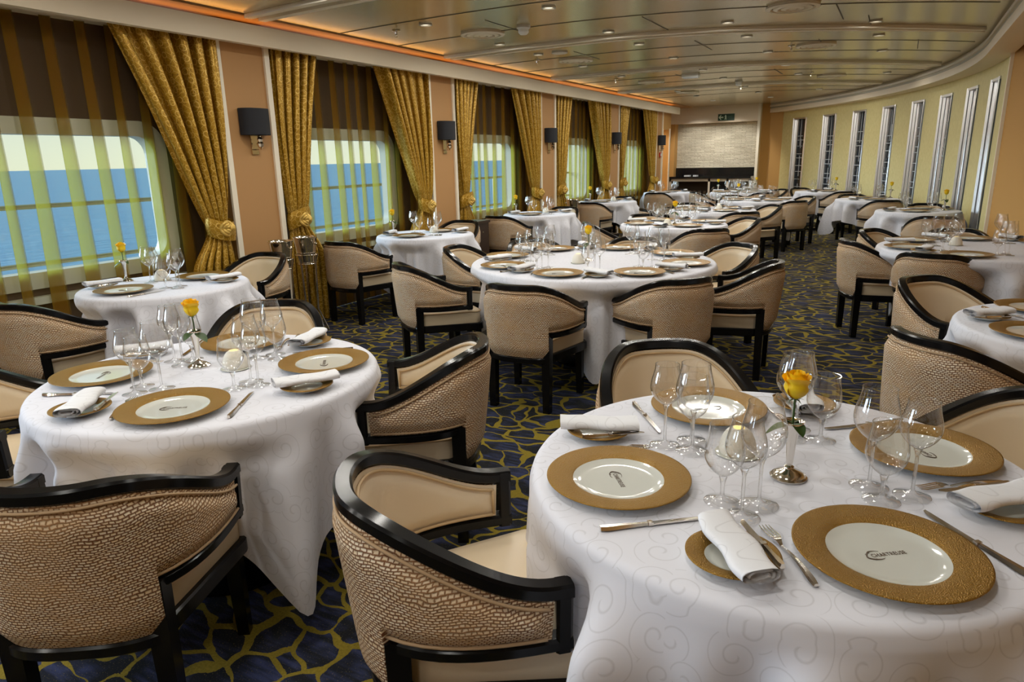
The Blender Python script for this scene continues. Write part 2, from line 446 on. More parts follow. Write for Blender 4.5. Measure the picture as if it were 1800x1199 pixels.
for (r0, r1) in recs:
    c = (r0+r1)/2; bays.append((r0, r1, c-.73, c+.73))
def wall_bay(y0, y1, g0, g1, x):
    """wall piece from y0 to y1 with a rounded opening g0..g1 and its reveal"""
    mb = MB(); inner = rrect(g0, g1, GZ0, GZ1, .16); n = len(inner)
    # project inner points on the bay rectangle
    cy, cz = (g0+g1)/2, (GZ0+GZ1)/2
    outp = []
    for (y, z) in inner:
        dy, dz = y-cy, z-cz
        k = min(((y1-cy) if dy > 0 else (cy-y0))/max(abs(dy),1e-6), ((CEIL-cz) if dz > 0 else cz)/max(abs(dz),1e-6))
        outp.append((cy+dy*k, cz+dz*k))
    i0 = len(mb.v)
    mb.v += [(x,y,z) for y,z in inner]+[(x,y,z) for y,z in outp]+[(x-.12,y,z) for y,z in inner]
    for i in range(n):
        j = (i+1)%n
        mb.face((i, j, n+j, n+i)); mb.face((i, 2*n+i, 2*n+j, j))
    for i in range(n):
        j = (i+1)%n; a, b = outp[i], outp[j]
        if abs(a[0]-b[0]) > 1e-5 and abs(a[1]-b[1]) > 1e-5:
            ca = (a[0], b[1]) if min(abs(a[0]-y0), abs(a[0]-y1)) < 1e-5 and min(abs(b[1]), abs(b[1]-CEIL)) < 1e-5 else (b[0], a[1])
            mb.v.append((x, ca[0], ca[1])); mb.face((n+i, n+j, len(mb.v)-1))
    return mb
wl = MB()
for (r0, r1, g0, g1) in bays:
    w = wall_bay(r0-.245, r1+.245, g0, g1, WX); o = len(wl.v)
    wl.v += w.v
    for f in w.f: wl.face([o+i for i in f])
wl.box(WX-.12, BACK, 0, WX, bays[0][0]-.245, CEIL)
wl.box(WX-.12, bays[-1][1]+.245, 0, WX, 15.55, CEIL)
struct('wall_left', wl.mesh('wall_left', M['recess'], False))
for k, (y0, y1) in enumerate(cols + [(15.02, 15.62)][1:]):
    if y1 < 1.2 and k < 1: continue
    yy1 = y1 if k < len(cols)-1 else 15.62
    struct('wall_left_pier', bx(WX+.001, y0, 0, CX, yy1, CEIL-.02).mesh('pier', M['tan'], False))
    for ye in (y0, yy1):
        s = .025
        struct('trim_%d' % (k+1), bx(CX, ye-s, 0, CX+.022, ye+s, 2.46).mesh('pier_trim', M['trim'], False))
    struct('baseboard_left', bx(CX, y0+.03, 0, CX+.015, yy1-.03, .1).mesh('bbl', M['darkwood'], False))
for k, (r0, r1, g0, g1) in enumerate(bays):
    mb = MB(); inn = rrect(g0+.05, g1-.05, GZ0+.05, GZ1-.05, .13); outr = rrect(g0-.06, g1+.06, GZ0-.06, GZ1+.06, .2); n = len(inn)
    mb.v += [(WX+.02,y,z) for y,z in outr]+[(WX+.02,y,z) for y,z in inn]+[(WX-.10,y,z) for y,z in inn]+[(WX,y,z) for y,z in outr]
    for i in range(n):
        j = (i+1)%n
        mb.face((i,j,n+j,n+i)); mb.face((n+i,n+j,2*n+j,2*n+i)); mb.face((3*n+i,3*n+j,j,i))
    w = struct('window_%d' % (k+1), mb.mesh('window_frame', M['wframe'], True, 35))
    gp = MB(); gp.v = [(WX-.09,y,z) for y,z in inn]+[(WX-.098,y,z) for y,z in inn]; gp.face(range(n)); gp.face([n+i for i in range(n)][::-1])
    link('pane', gp.mesh('pane', M['pane'], False), parent=w)
    sl = bx(WX, r0+.02, GZ0-.16, WX+.06, r1-.02, GZ0-.11); link('sill', sl.mesh('sill', M['wframe'], False), parent=w)
# bulkhead with cove along the window wall
struct('ceiling_bulkhead', MB().box(-EDGE-.06, BACK, 2.385, -EDGE, 16.3, 2.532).box(-EDGE-.42, BACK, 2.43, -EDGE-.05, 16.3, 2.45).mesh('bulkhead', M['fascia'], False))
# outside: deck rail, sea
rl = MB()
for z in (.62, 1.14):
    rl.tube([(-6.9,-12,z),(-6.9,26,z)], .022, 8)
for y in range(-10, 26, 3): rl.tube([(-6.9,y+.7,-.2),(-6.9,y+.7,1.14)], .02, 6)
tag(link('deck_rail', rl.mesh('deck_rail', M['rail'])), 'pale painted deck rail outside the windows, in front of the sea', 'railing')
sea = MB(); S_ = 20000
sea.v = [(-8,-S_,-9),(-8,S_,-9),(-S_*1.5,S_,-9),(-S_*1.5,-S_,-9)]; sea.face((0,1,2,3))
so = struct('sea', sea.mesh('sea', M['sea'], False))
struct('outside_deck', bx(-7.0,-14,-.35,WX-.12,26,-.15).mesh('deck', M['outer_hull'], False))

# door opening in the left wall, far end
struct('door_1', MB().box(WX-.1,15.62,2.05,CX,16.2,CEIL).box(WX-.1,16.2,0,CX,16.3,CEIL).mesh('door', M['orange_wall'], False))
struct('trim_20', MB().box(CX,15.62,0,CX+.02,15.68,2.05).box(CX,16.16,0,CX+.02,16.22,2.08).mesh('dtrim', M['trim'], False))
struct('wall_lobby', bx(-7.3,15.3,0,-7.2,16.6,CEIL).mesh('lobby', M['doorlight'], False))
struct('wall_lobby_side', MB().box(-7.2,16.5,0,WX-.1,16.6,CEIL).box(-7.2,15.2,0,WX-.1,15.3,CEIL).mesh('lobby2', M['doorlight'], False))
struct('wall_left_end', MB().box(-5.30,16.3,0,-5.18,FAR+.1,CEIL).box(-5.3,16.3,0,-4.81,16.32,CEIL).mesh('wle', M['orange_wall'], False))
# far stone wall, header, pier
SX0, SX1 = -5.0, -3.06
struct('wall_far_stone', bx(SX0,FAR,1.17,SX1,FAR+.1,2.22).mesh('stone', M['stone'], False))
struct('wall_far_header', MB().box(-5.2,FAR-.25,2.22,SX1+.02,FAR+.1,CEIL).mesh('header', M['fascia'], False))
struct('wall_far_jamb', MB().box(-5.2,FAR-.25,0,SX0,FAR+.1,2.22).mesh('fj', M['orange_wall'], False))
struct('trim_21', bx(SX1,FAR-.27,0,SX1+.06,FAR+.1,CEIL).mesh('t21', M['trim'], False))
# curved right wall
A_, B_, C_ = (-2.12,17.2), (-.02,13.6), (.83,9.85)
def circ(a, b, c):
    ax,ay=a; bx_,by=b; cx,cy=c
    d = 2*(ax*(by-cy)+bx_*(cy-ay)+cx*(ay-by))
    ux = ((ax*ax+ay*ay)*(by-cy)+(bx_*bx_+by*by)*(cy-ay)+(cx*cx+cy*cy)*(ay-by))/d
    uy = ((ax*ax+ay*ay)*(cx-bx_)+(bx_*bx_+by*by)*(ax-cx)+(cx*cx+cy*cy)*(bx_-ax))/d
    return ux, uy, math.hypot(ax-ux, ay-uy)
KX, KY, KR = circ(A_, B_, C_)
def wp(a, r=0): return (KX+(KR+r)*math.cos(a), KY+(KR+r)*math.sin(a))
def wa(p): return math.atan2(p[1]-KY, p[0]-KX)
wmid = [(-2.12,17.2),(-1.5,16.4),(-.98,15.6),(-.46,14.7),(-.02,13.6),(.35,12.5),(.63,11.3),(.83,9.85)]
a_first, a_last = wa(wmid[0]), wa(wmid[-1])
wang = [a_first+(a_last-a_first)*k/7 for k in range(8)]
HALF = .25/KR
ZT, ZB = 2.24, .22
A_END = wa((-2.85,17.75)); A_NEAR = wa((.93,9.0))
def arcwall(a0, a1, z0, z1, r0=0, r1=.2, n=None):
    n = n or max(2, int(abs(a1-a0)*KR/.1)); mb = MB()
    rows = []
    for i in range(n+1):
        a = a0+(a1-a0)*i/n
        p, q = wp(a, r0), wp(a, r1)
        rows.append([(*p,z0),(*p,z1),(*q,z1),(*q,z0)])
    mb.grid(rows, loopu=True)
    mb.face([0,1,2,3]); k = len(mb.v)-4; mb.face([k+3,k+2,k+1,k])
    return mb
def merge(*mbs):
    o = MB()
    for b in mbs:
        n = len(o.v); o.v += b.v
        for f in b.f: o.face([n+i for i in f])
    return o
edges = [A_END]+[x for w in wang for x in (w+HALF, w-HALF)]+[A_NEAR]
segs = []
for i in range(0, len(edges), 2): segs.append(arcwall(edges[i], edges[i+1], 0, CEIL))
for w in wang: segs += [arcwall(w+HALF, w-HALF, ZT, CEIL, n=4), arcwall(w+HALF, w-HALF, 0, ZB, n=4)]
struct('wall_right_curved', merge(*segs).mesh('wall_right_curved', M['yellow'], True, 30))
nx, ny = wp(A_NEAR)
struct('trim_22', arcwall(A_NEAR, A_NEAR-.06/KR, 0, CEIL-.1, -.03, .2, 2).mesh('t22', M['trim'], False))
pw = [wp(A_NEAR-.06/KR)]
pw += [(1.08,8.3),(1.3,7.6),(1.55,6.8),(1.66,6.0),(1.7,BACK)]
mb = MB(); mb.grid([[(x,y,0),(x,y,CEIL),(x+.2,y,CEIL),(x+.2,y,0)] for x,y in pw], loopu=True)
struct('wall_right', mb.mesh('wall_right', M['orange_wall'], True, 30))
struct('wall_far_pier', MB().hexa([(SX1+.05,FAR-.1,0),(wp(A_END)[0]+.02,wp(A_END)[1]-.02,0),(wp(A_END)[0]+.1,FAR+.15,0),(SX1+.05,FAR+.15,0),
    (SX1+.05,FAR-.1,CEIL),(wp(A_END)[0]+.02,wp(A_END)[1]-.02,CEIL),(wp(A_END)[0]+.1,FAR+.15,CEIL),(SX1+.05,FAR+.15,CEIL)]).mesh('fp', M['orange_wall'], False))
# lattice windows in the curved wall
for k, w in enumerate(wang):
    fr = MB()
    def P(r, t, z):   # r outward depth, t sideways metres
        x, y = wp(w, r); tx, ty = -math.sin(w), math.cos(w)
        return (x+tx*t, y+ty*t, z)
    def pbox(mb, r0, r1, t0, t1, z0, z1):
        mb.hexa([P(r0,t0,z0),P(r1,t0,z0),P(r1,t1,z0),P(r0,t1,z0),P(r0,t0,z1),P(r1,t0,z1),P(r1,t1,z1),P(r0,t1,z1)])
    h = .25
    def jamb(mb, sgn):
        prof = [(-.02,h-.0),(-.025,h-.015),(.0,h-.03),(.015,h-.018),(.03,h-.026),(.045,h-.04),(.06,h-.026),(.085,h-.045),(.11,h-.045)]
        mb.grid([[P(r,sgn*t,z) for z in (ZB,ZT)] for r,t in prof])
    jamb(fr, 1); jamb(fr, -1)
    pbox(fr, -.015, .11, -h, h, ZT-.03, ZT); pbox(fr, -.015, .11, -h, h, ZB, ZB+.04)
    o = struct('window_%d' % (20+k), fr.mesh('lattice_frame', M['chrome'], True, 50))
    la = MB(); rnd = random.Random(k)
    t0, t1 = -h+.045, h-.045
    z = ZB+.1
    while z < ZT-.35:
        pbox(la, .085, .097, t0 if rnd.random() < .6 else 0, t1, z, z+.012); z += rnd.choice((.09,.13,.17,.2))
    for t in (-.06, .05):
        zz = ZB+.08+rnd.random()*.2
        while zz < ZT-.5:
            l = rnd.choice((.2,.3,.45)); pbox(la, .085, .097, t-.006, t+.006, zz, min(zz+l, ZT-.2)); zz += l+rnd.choice((.1,.17))
    pbox(la, .085, .097, -.006+.08, .006+.08, ZT-.6, ZT-.03)
    link('lattice', la.mesh('lattice', M['lattice'], False), parent=o)
    gl = MB(); pbox(gl, .10, .11, -h+.02, h-.02, ZB, ZT); link('pane', gl.mesh('lpane', M['dark_glass'], False), parent=o)
# cornice on the curved wall
def arc_sweep(prof, a0, a1, extra=True, n=60):
    rows = []
    for i in range(n+1):
        a = a0+(a1-a0)*i/n; c, s = math.cos(a), math.sin(a)
        rows.append([(KX+(KR+r)*c, KY+(KR+r)*s, z) for r,z in prof])
    if extra: rows += [[(KX+KR+r, y, z) for r,z in prof] for y in (KY-1, 3.0, BACK+.02)]
    return MB().grid(rows, loopu=True)
CO = -.24
struct('ceiling_cornice_right', arc_sweep([(CO,2.40),(CO,2.49),(CO+.014,2.49),(CO+.05,2.47),(.0,2.44),(.0,2.40)], A_END+.02, 0).mesh('cornice', M['fascia'], True, 30))
struct('ceiling_cornice_grille', arc_sweep([(CO+.014,2.46),(CO+.014,2.54),(CO+.07,2.54),(CO+.07,2.46)], A_END+.02, 0).mesh('cgr', plain('grille_grey', srgb(190,182,160), .6), True, 30))
struct('ceiling_cornice_lip', arc_sweep([(CO-.012,2.53),(CO-.012,2.56),(CO+.012,CEIL-.002),(CO+.3,CEIL-.002),(CO+.3,2.535)], A_END+.02, 0).mesh('clip', M['trim'], True, 30))

# ceiling beams and seams following the curved room
BEAMX = [-4.6,-3.9,-3.2,-2.5,-1.9,-1.4,-.9,-.4,.1,.5,.9]
def bY(x, y0, s):
    t = x+2.85
    return y0 + (.035*t*t if t < 0 else s*(.155*t*t))
def ybeam(k, x):
    y0 = 4.05+2.73*k if k > -1 else 4.05+2.73*k
    return bY(x, y0, (.72,.98,1.25,1.7)[min(max(k,0),3)])
def inside(x, y, m=.28):
    if y < KY: return x < KX+KR-m
    return math.hypot(x-KX, y-KY) < KR-m or x < KX
def strip(mb, k, off, wd, z0, z1):
    up = []; 
    n = 70
    for i in range(n+1):
        x = -4.6+5.9*i/n; y = ybeam(k, x)+off
        if not inside(x, y): break
        y2 = ybeam(k, x+.01)+off; d = Vector((.01, y2-y)).normalized(); q = Vector((-d.y, d.x))*wd/2
        up.append([(x+q.x,y+q.y,z0),(x-q.x,y-q.y,z0),(x-q.x,y-q.y,z1),(x+q.x,y+q.y,z1)])
    if len(up) > 1:
        b = len(mb.v); mb.grid(up, loopu=True); mb.face([b+3,b+2,b+1,b]); e = len(mb.v)-4; mb.face([e,e+1,e+2,e+3])
for k in range(-2, 4):
    mb = MB(); strip(mb, k, -.07, .065, CEIL-.03, CEIL-.001); strip(mb, k, .07, .065, CEIL-.03, CEIL-.001)
    struct('ceiling_beam', mb.mesh('ceiling_beam', M['trim'], True, 30))
M['seam'] = plain('seam', srgb(92,80,54), .5)
sm = MB()
for k in range(-2, 4):
    for off in (.95, 1.8): strip(sm, k, off, .008, CEIL-.004, CEIL-.0005)
for (x0, y0) in ((-3.2,5.35),(-2.05,6.0),(-.6,6.4),(-3.3,7.4),(-2.0,7.5),(-.9,8.2),(.0,8.9),(-3.0,10.3),(-1.7,10.6),(-2.2,2.7),(-.4,7.1)):
    sm.box(x0,y0,CEIL-.004,x0+.008,y0+.75,CEIL-.0005)
struct('ceiling_seams', sm.mesh('seams', M['seam'], False))

# ------------------------------------------------------------------ ceiling fixtures and lights
dl_ring = MB().lathe([(.055,0),(.058,-.012),(.042,-.014),(.036,-.002)], 20).mesh('dl_ring', M['white_plastic'])
dl_lens = MB().lathe([(.0001,-.004),(.036,-.005)], 20).mesh('dl_lens', M['lamp'])
lightd = bpy.data.lights.new('downlight_lamp', 'AREA'); lightd.shape = 'DISK'; lightd.size = .16; lightd.energy = 6.6; lightd.color = (1.0,.965,.89)
lightdim = lightd.copy(); lightdim.energy = 2.6
GRD = 'recessed downlights in the metal ceiling'
rows_y = [5.2, 6.47, 7.34, 8.59, 10.0, 11.25, 12.9, 14.2, 15.6]
offs = {-3.7:0, -2.53:0, -1.49:.2, -.35:.95}
for x, of in offs.items():
    for yy in [-3.1,-1.8,-.3,1.0,2.4,3.75]+rows_y:
        y = yy+of
        if not inside(x, y, .5) or y > 16.6: continue
        vis = y > 4.9
        if vis:
            thing('downlight', [('trim_ring', dl_ring), ('lens', dl_lens)], 'small round recessed downlight with white rim in the metal ceiling', 'ceiling light', GRD, (x,y,CEIL))
        lo = bpy.data.objects.new('downlight_lamp', lightdim if (x > -.5 and y > 3.6) else lightd); COL.objects.link(lo); lo.location = (x,y,CEIL-.02)
rg = MB()
dif = [('rings', MB().lathe([(.20,0),(.205,-.02),(.17,-.025),(.165,-.005)], 36).lathe([(.145,0),(.15,-.022),(.115,-.028),(.11,-.005)], 36).lathe([(.085,0),(.09,-.024),(.05,-.03),(.045,-.005)], 30).mesh('dif_rings', M['trim'])),
       ('hub', MB().lathe([(.0001,-.03),(.03,-.028),(.035,-.004)], 20).mesh('dif_hub', M['trim']))]
for (x, y, lab) in ((-3.53,5.86,'beside the white smoke alarm, nearest the windows'),(-.9,6.29,'at the top of the ceiling nearest the camera'),(-.96,8.59,'beyond the first long beam, above the aisle'),
                    (-3.55,8.03,'just beyond the first long beam near the windows'),(-1.09,12.0,'beyond the third beam on the aisle side'),(-3.58,11.0,'above the fourth window bay'),(-3.6,13.2,'farthest one near the stone wall')):
    thing('air_diffuser', dif, 'round ringed ceiling air diffuser '+lab, 'air vent', 'round ceiling diffusers', (x,y,CEIL))
spk = MB().lathe([(.035,0),(.038,-.006),(.012,-.012),(.010,-.03),(.016,-.034),(.004,-.04),(.004,-.055),(.022,-.058),(.0001,-.06)], 16).mesh('sprinkler', M['silver'])
for (x, y) in ((-4.08,5.28),(-3.92,7.74),(-1.2,8.5),(-1.31,11.4),(-2.6,12.9),(-3.9,10.3)):
    thing('sprinkler', spk, 'small chrome fire sprinkler head hanging from the metal ceiling', 'sprinkler', 'ceiling sprinklers', (x,y,CEIL))
sd = [('mount', MB().lathe([(.06,0),(.062,-.02),(.05,-.03),(.0001,-.03)], 24).mesh('sd_m', M['white_plastic'])), ('sensor', MB().lathe([(.045,-.03),(.047,-.055),(.03,-.075),(.0001,-.078)], 24).mesh('sd_s', M['white_plastic']))]
thing('smoke_detector', sd, 'white smoke alarm on the ceiling beside the first ringed diffuser', 'smoke alarm', None, (-3.05,5.76,CEIL))
thing('smoke_detector', sd, 'white smoke alarm on the ceiling far along the room beyond the last beam', 'smoke alarm', None, (-2.43,11.9,CEIL))
thing('ceiling_speaker', MB().lathe([(.085,0),(.09,-.015),(.07,-.02),(.0001,-.018)], 24).mesh('spkr', M['white_plastic']), 'plain white round speaker disc on the ceiling near the windows', 'speaker', None, (-3.44,7.34,CEIL))
thing('emergency_light', [('housing', bx(-.12,-.05,-.05,.12,.05,0).mesh('em_h', M['white_plastic'], False)), ('lens', bx(-.10,-.04,-.062,.10,.04,-.05).mesh('em_l', M['lattice'], False))],
      'small rectangular grey emergency light on the ceiling between beams', 'emergency light', None, (-2.8,10.4,CEIL))

# cove strip above the window bulkhead
cv = bpy.data.lights.new('cove_lamp', 'AREA'); cv.shape = 'RECTANGLE'; cv.size = .04; cv.size_y = 20.0; cv.energy = 8; cv.color = (1.0,.50,.14)
cvo = bpy.data.objects.new('cove_lamp', cv); COL.objects.link(cvo); cvo.location = (-EDGE-.15, 6.2, 2.515); cvo.rotation_euler = (0, -(PI-math.radians(40)), 0)
# lobby lamp behind the door, spots washing the stone wall
lb = bpy.data.lights.new('lobby_lamp', 'AREA'); lb.size = .6; lb.energy = 30; lb.color = (1,.85,.6)
lo = bpy.data.objects.new('lobby_lamp', lb); COL.objects.link(lo); lo.location = (-6.3,15.9,2.55)
for x in (-4.4, -3.6):
    sp = bpy.data.lights.new('wall_spot', 'SPOT'); sp.energy = 60; sp.spot_size = 1.3; sp.spot_blend = .6; sp.shadow_soft_size = .04; sp.color = (1,.96,.9)
    lo = bpy.data.objects.new('wall_spot', sp); COL.objects.link(lo); lo.location = (x,16.2,2.55); lo.rotation_euler = (math.radians(42),0,0)
# daylight
sun = bpy.data.lights.new('daylight', 'SUN'); sun.energy = 12.0; sun.angle = math.radians(50); sun.color = (.60,.76,1.0)
suo = bpy.data.objects.new('daylight', sun); COL.objects.link(suo)
suo.rotation_euler = Vector((.9,.26,-.16)).to_track_quat('-Z','Y').to_euler()

# ------------------------------------------------------------------ window drapes, sheers, sconces
BAYN = {2:'first', 3:'second', 4:'third', 5:'fourth', 6:'fifth'}
def sheer_mesh(y0, y1, seed):
    rnd = random.Random(seed); mb = MB(); k = 11; n = k*16
    ph = [rnd.uniform(.7,1.3) for _ in range(k)]; tot = sum(ph); cum = [0]
    for p_ in ph: cum.append(cum[-1]+p_/tot)
    rows, uvs = [], []
    for z in [2.5,2.3,2.0,1.7,1.4,1.1,.8,.5,.2,.03]:
        row = []; uvr = []
        f = (2.5-z)/2.5
        for i in range(n+1):
            s = i/n*k; j = min(int(s), k-1); fr = s-j
            u = cum[j]+(cum[j+1]-cum[j])*fr; wdt = (cum[j+1]-cum[j])*(y1-y0)
            y = y0+(y1-y0)*u + wdt*.42*(.9+.3*f)*math.sin(2*PI*fr) + .02*f*math.sin(9*u+seed+z*1.2)
            x = -4.955+.028*math.cos(2*PI*fr)+.012*math.sin(7*u*5+z*2+seed)*f
            row.append((x,y,z)); uvr.append((1.0 if .36 < fr < .64 else 0.0, z))
        rows.append(row); uvs.append(uvr)
    mb.grid(rows, uvs); return mb.mesh('sheer', M['sheer'], True, 0)
def drape_mesh(y_col, sgn, Wd, seed):
    """gathered drape hanging at the pier at y_col, spreading by Wd along sgn; returns the panel and its tieback"""
    rnd = random.Random(seed); mb = MB(); zt = .98
    rows, uvs = [], []; n = 96; k = 5.5
    zs = [2.5-.04*i for i in range(63)]+[.01]
    for z in zs:
        if z >= zt:
            f = (z-zt)/(2.5-zt); f2 = f**.92
            inner = Wd*f2+.235*(1-f2); outer = .0*f+.07*(1-f)**3
            comp = 1-.35*math.exp(-((z-zt)/.12)**2)
        else:
            f = min(1,(zt-z)/.35); f = f*f*(3-2*f)
            inner = .235+.17*f; outer = .07-.05*f; comp = .65+.35*f
        bow = .05*math.sin(PI*min(1,max(0,(z-zt)/(2.5-zt)))) if z > zt else 0
        row, uvr = [], []
        for i in range(n+1):
            u = i/n
            amp = .062*comp*(.8+.35*math.sin(5*u+seed))
            d = outer+(inner-outer)*u - bow*u*.6
            phs = 2*PI*k*(u+.018*math.sin(2.2*z+6*u+seed))
            x = -4.80+amp*math.cos(phs)
            row.append((x, y_col+sgn*(d+.016*math.sin(2*phs)), z)); uvr.append((u*Wd*1.9, z))
        rows.append(row); uvs.append(uvr)
    mb.grid(rows, uvs); panel = mb.mesh('drape', M['drape'], True, 0)
    # tieback: a band and a rosette knot
    tb = MB(); path = []
    yc = y_col+sgn*.15
    rows, uvs = [], []
    for j in range(7):
        zz = zt-.075+.15*j/6; row, uvr = [], []
        for i in range(33):
            a = 2*PI*i/32; rr = 1+.10*math.sin(PI*j/6)+.03*math.sin(9*a)
            row.append((-4.775+.075*rr*math.cos(a), yc+.115*rr*math.sin(a), zz+.035*math.cos(a-.6)*sgn)); uvr.append((i/32*.6,zz))
        rows.append(row); uvs.append(uvr)
    tb.grid(rows, uvs)
    band = tb.mesh('tieback', M['drape'], True, 0)
    kn = MB()
    for rr, ex in ((.055,0),(.035,.018),(.018,.03)):
        ring = [(-4.695+ex*.6+.012*math.cos(3*a), yc+rr*math.cos(a), zt-.005+rr*math.sin(a)) for a in [2*PI*i/20 for i in range(20)]]
        kn.tube(ring, .014, 8, closed=True)
    knot = kn.mesh('tie_knot', M['drape'], True, 0)
    return panel, band, knot
for k in range(2, len(bays)):
    r0, r1, g0, g1 = bays[k]; nm = BAYN[k]
    thing('sheer_curtain', sheer_mesh(r0+.03, r1-.03, k), 'sheer olive voile curtain hanging across the %s window from the camera' % nm, 'curtain', 'sheer window curtains')
    for side, yc, sg, wd in (('near', r0+.03, 1, .58), ('far', r1-.03, -1, .86)):
        if side == 'near' and k == 2: continue
        p, b, kn = drape_mesh(yc, sg, wd, k*3+(1 if sg > 0 else 0))
        thing('drape', [('panel', p), ('tieback', b, [('tie_knot', kn)])], 'gold patterned drape tied back at the %s side of the %s window' % (side, nm), 'curtain', 'gold drapes')
# wall sconces
sh = MB(); nS = 20; rows = []
for (z, k2) in ((.105,1),(-.105,1)):
    row = []
    for i in range(nS+1):
        a = PI*i/nS; row.append((.025+.11*math.sin(a)**.8, -.135*math.cos(a), z))
    rows.append(row)
sh.grid(rows); sh.box(.012,-.135,-.105,.022,.135,.105)
sc_spec = [('shade', sh.mesh('sconce_shade', M['shade'], True, 50)),
    ('bracket', MB().box(0,-.035,-.26,.014,.035,.05).tube([(.01,0,-.22),(.08,0,-.22),(.08,0,-.1)], .006, 8).mesh('sconce_bracket', M['bronze'], True, 40)),
    ('crystal', MB().lathe([(.0001,-.05),(.022,-.03),(.03,-.005),(.018,.01),(.024,.03),(.012,.05),(.01,.07)], 10, (.08,0,-.17)).mesh('crystal', M['bronze'], True, 15))]
ORD = ['first','second','third','fourth','fifth','sixth']
for i in range(5):
    y = 4.18+PER*i
    thing('wall_sconce', sc_spec, 'wall lamp with dark navy half-drum shade on the %s tan pier from the camera' % ORD[i], 'wall lamp', 'sconces between the windows', (CX, y, 1.81))
thing('fire_call_point', [('box', bx(0,-.05,-.05,.03,.05,.05).mesh('fcp', M['red'], False)), ('glass', bx(.03,-.035,-.03,.034,.035,.03).mesh('fcg', M['white_plastic'], False))],
      'small red fire alarm call point below the farthest wall lamp', 'fire alarm', None, (CX, 15.5, 1.5))

# ------------------------------------------------------------------ chair
def sgnpow(v, e): return math.copysign(abs(v)**e, v)
YT = .18
def U(phi, z):
    k = min(1, max(0, (z-.31)/.47)); k = k**.85
    b = .392+.055*k; a = .258+.022*k; e = .62+.24*k
    c, s = math.cos(phi), math.sin(phi)
    return Vector((sgnpow(c,e)*a, YT-b*s**e if s > 0 else YT, z))
def Un(phi, z):
    d = U(phi+.01, z)-U(phi-.01, z); 
    if phi < .02: d = U(.06, z)-U(.02, z)
    if phi > PI-.02: d = U(PI-.02, z)-U(PI-.06, z)
    d.z = 0; d.normalize(); return Vector((-d.y, d.x, 0))
# arc length table
PH = []
_n = 400; acc = [0]; pr = U(0,.6)
for i in range(1, _n+1):
    q = U(PI*i/_n, .6); acc.append(acc[-1]+(q-pr).length); pr = q
ALEN = acc[-1]
def phi_at(s):
    s *= ALEN
    lo, hi = 0, _n
    while hi-lo > 1:
        m = (lo+hi)//2
        if acc[m] <= s: lo = m
        else: hi = m
    f = (s-acc[lo])/max(1e-9, acc[hi]-acc[lo]); return PI*(lo+f)/_n
def sst(x): x = min(1,max(0,x)); return x*x*(3-2*x)
def ztop(s):
    d = min(s, 1-s)
    return .620+.156*sst((d-.03)/.37)
YP = -.18                                                     # where the side posts stand
sP = next(i/1000 for i in range(1000) if U(phi_at(i/1000), .45).y < YP)
ZARM = .468; ZR = .325
TH = .043
fr = MB()
ns = 64
S = [i/ns for i in range(ns+1)]
fr.bar([U(phi_at(s), ztop(s)) - Vector((0,0,.017)) for s in S], [Un(phi_at(s), .7) for s in S], TH, .034)
for sg in (0, 1):
    s0 = sg*1.0
    ph = phi_at(s0)
    zz = [ZARM-.012, .50, .55, ztop(0)-.004]
    fr.bar([U(ph,z)+Vector((0,-.019,0)) for z in zz], [Un(ph,.6)]*4, TH, .036)
    ss = [sP*i/10 for i in range(11)]
    if sg: ss = [1-x for x in ss]
    fr.bar([U(phi_at(s), ZARM+.006) for s in ss], [Un(phi_at(s), .6) for s in ss], TH, .032)
ss = [sP+(1-2*sP)*i/40 for i in range(41)]
fr.bar([U(phi_at(s), ZR) for s in ss], [Un(phi_at(s), .4) for s in ss], .052, .036)
ch_frame = fr.mesh('chair_frame', M['black'], True, 25)
def panel(side, arm_z, back_z, edge_drop, mat, name, so):
    """upholstery panel: side +1 outside, -1 inside"""
    mb = MB(); cols = sorted(set([.035+.93*i/72 for i in range(73)]+[sP-.002, sP+.002, 1-sP-.002, 1-sP+.002]))
    nv = 16; rows, uvs = [], []
    for v in range(nv+1):
        row, uvr = [], []
        for s in cols:
            inb = sP < s < 1-sP
            zb = back_z if inb else arm_z
            zt = ztop(s)-edge_drop
            f = v/nv; z = zb+(zt-zb)*f
            e = min(f, 1-f)*(zt-zb); es = min(s-.035, .965-s)*ALEN
            if inb: pass
            puff = sst(min(e, es)/.05)
            n = Un(phi_at(s), z)
            d = side*(TH/2-.006+so*puff)
            p = U(phi_at(s), z)+n*d
            row.append(p); uvr.append((s*ALEN, z))
        rows.append(row); uvs.append(uvr)
    mb.grid(rows, uvs); return mb.mesh(name, mat, True, 0)
ch_out = panel(1, ZARM+.024, ZR+.018, .036, M['woven'], 'outer_panel', .022)
ch_in = panel(-1, ZARM+.024, .39, .036, M['leather'], 'inner_panel', .016)
def ppath(side, off):
    pts = []
    for i in range(61):
        s = .045+.91*i/60; pts.append(U(phi_at(s), ztop(s)-.046)+Un(phi_at(s),.7)*side*off)
    bl = []
    for s in [.955-(.955-(1-sP))*i/8 for i in range(9)]: bl.append(U(phi_at(s), ZARM+.034)+Un(phi_at(s),.6)*side*off)
    return pts, bl
pp = MB()
pts, bl = ppath(-1, TH/2+.004)
pp.tube(pts, .0045, 6)
for q in (bl, [Vector((-p.x,p.y,p.z)) for p in bl]): pp.tube(q, .0045, 6)
for sx in (0,1):
    a = pts[0] if sx == 0 else pts[-1]; pp.tube([a, Vector((a.x, a.y, ZARM+.034))], .0045, 6)
ch_pipe = pp.mesh('piping', M['piping'], True, 0)
pp = MB(); pts, bl = ppath(1, TH/2+.004)
pp.tube(pts, .004, 6)
for q in (bl, [Vector((-p.x,p.y,p.z)) for p in bl]): pp.tube(q, .004, 6)
ch_pipe2 = pp.mesh('piping_out', M['wpipe'], True, 0)
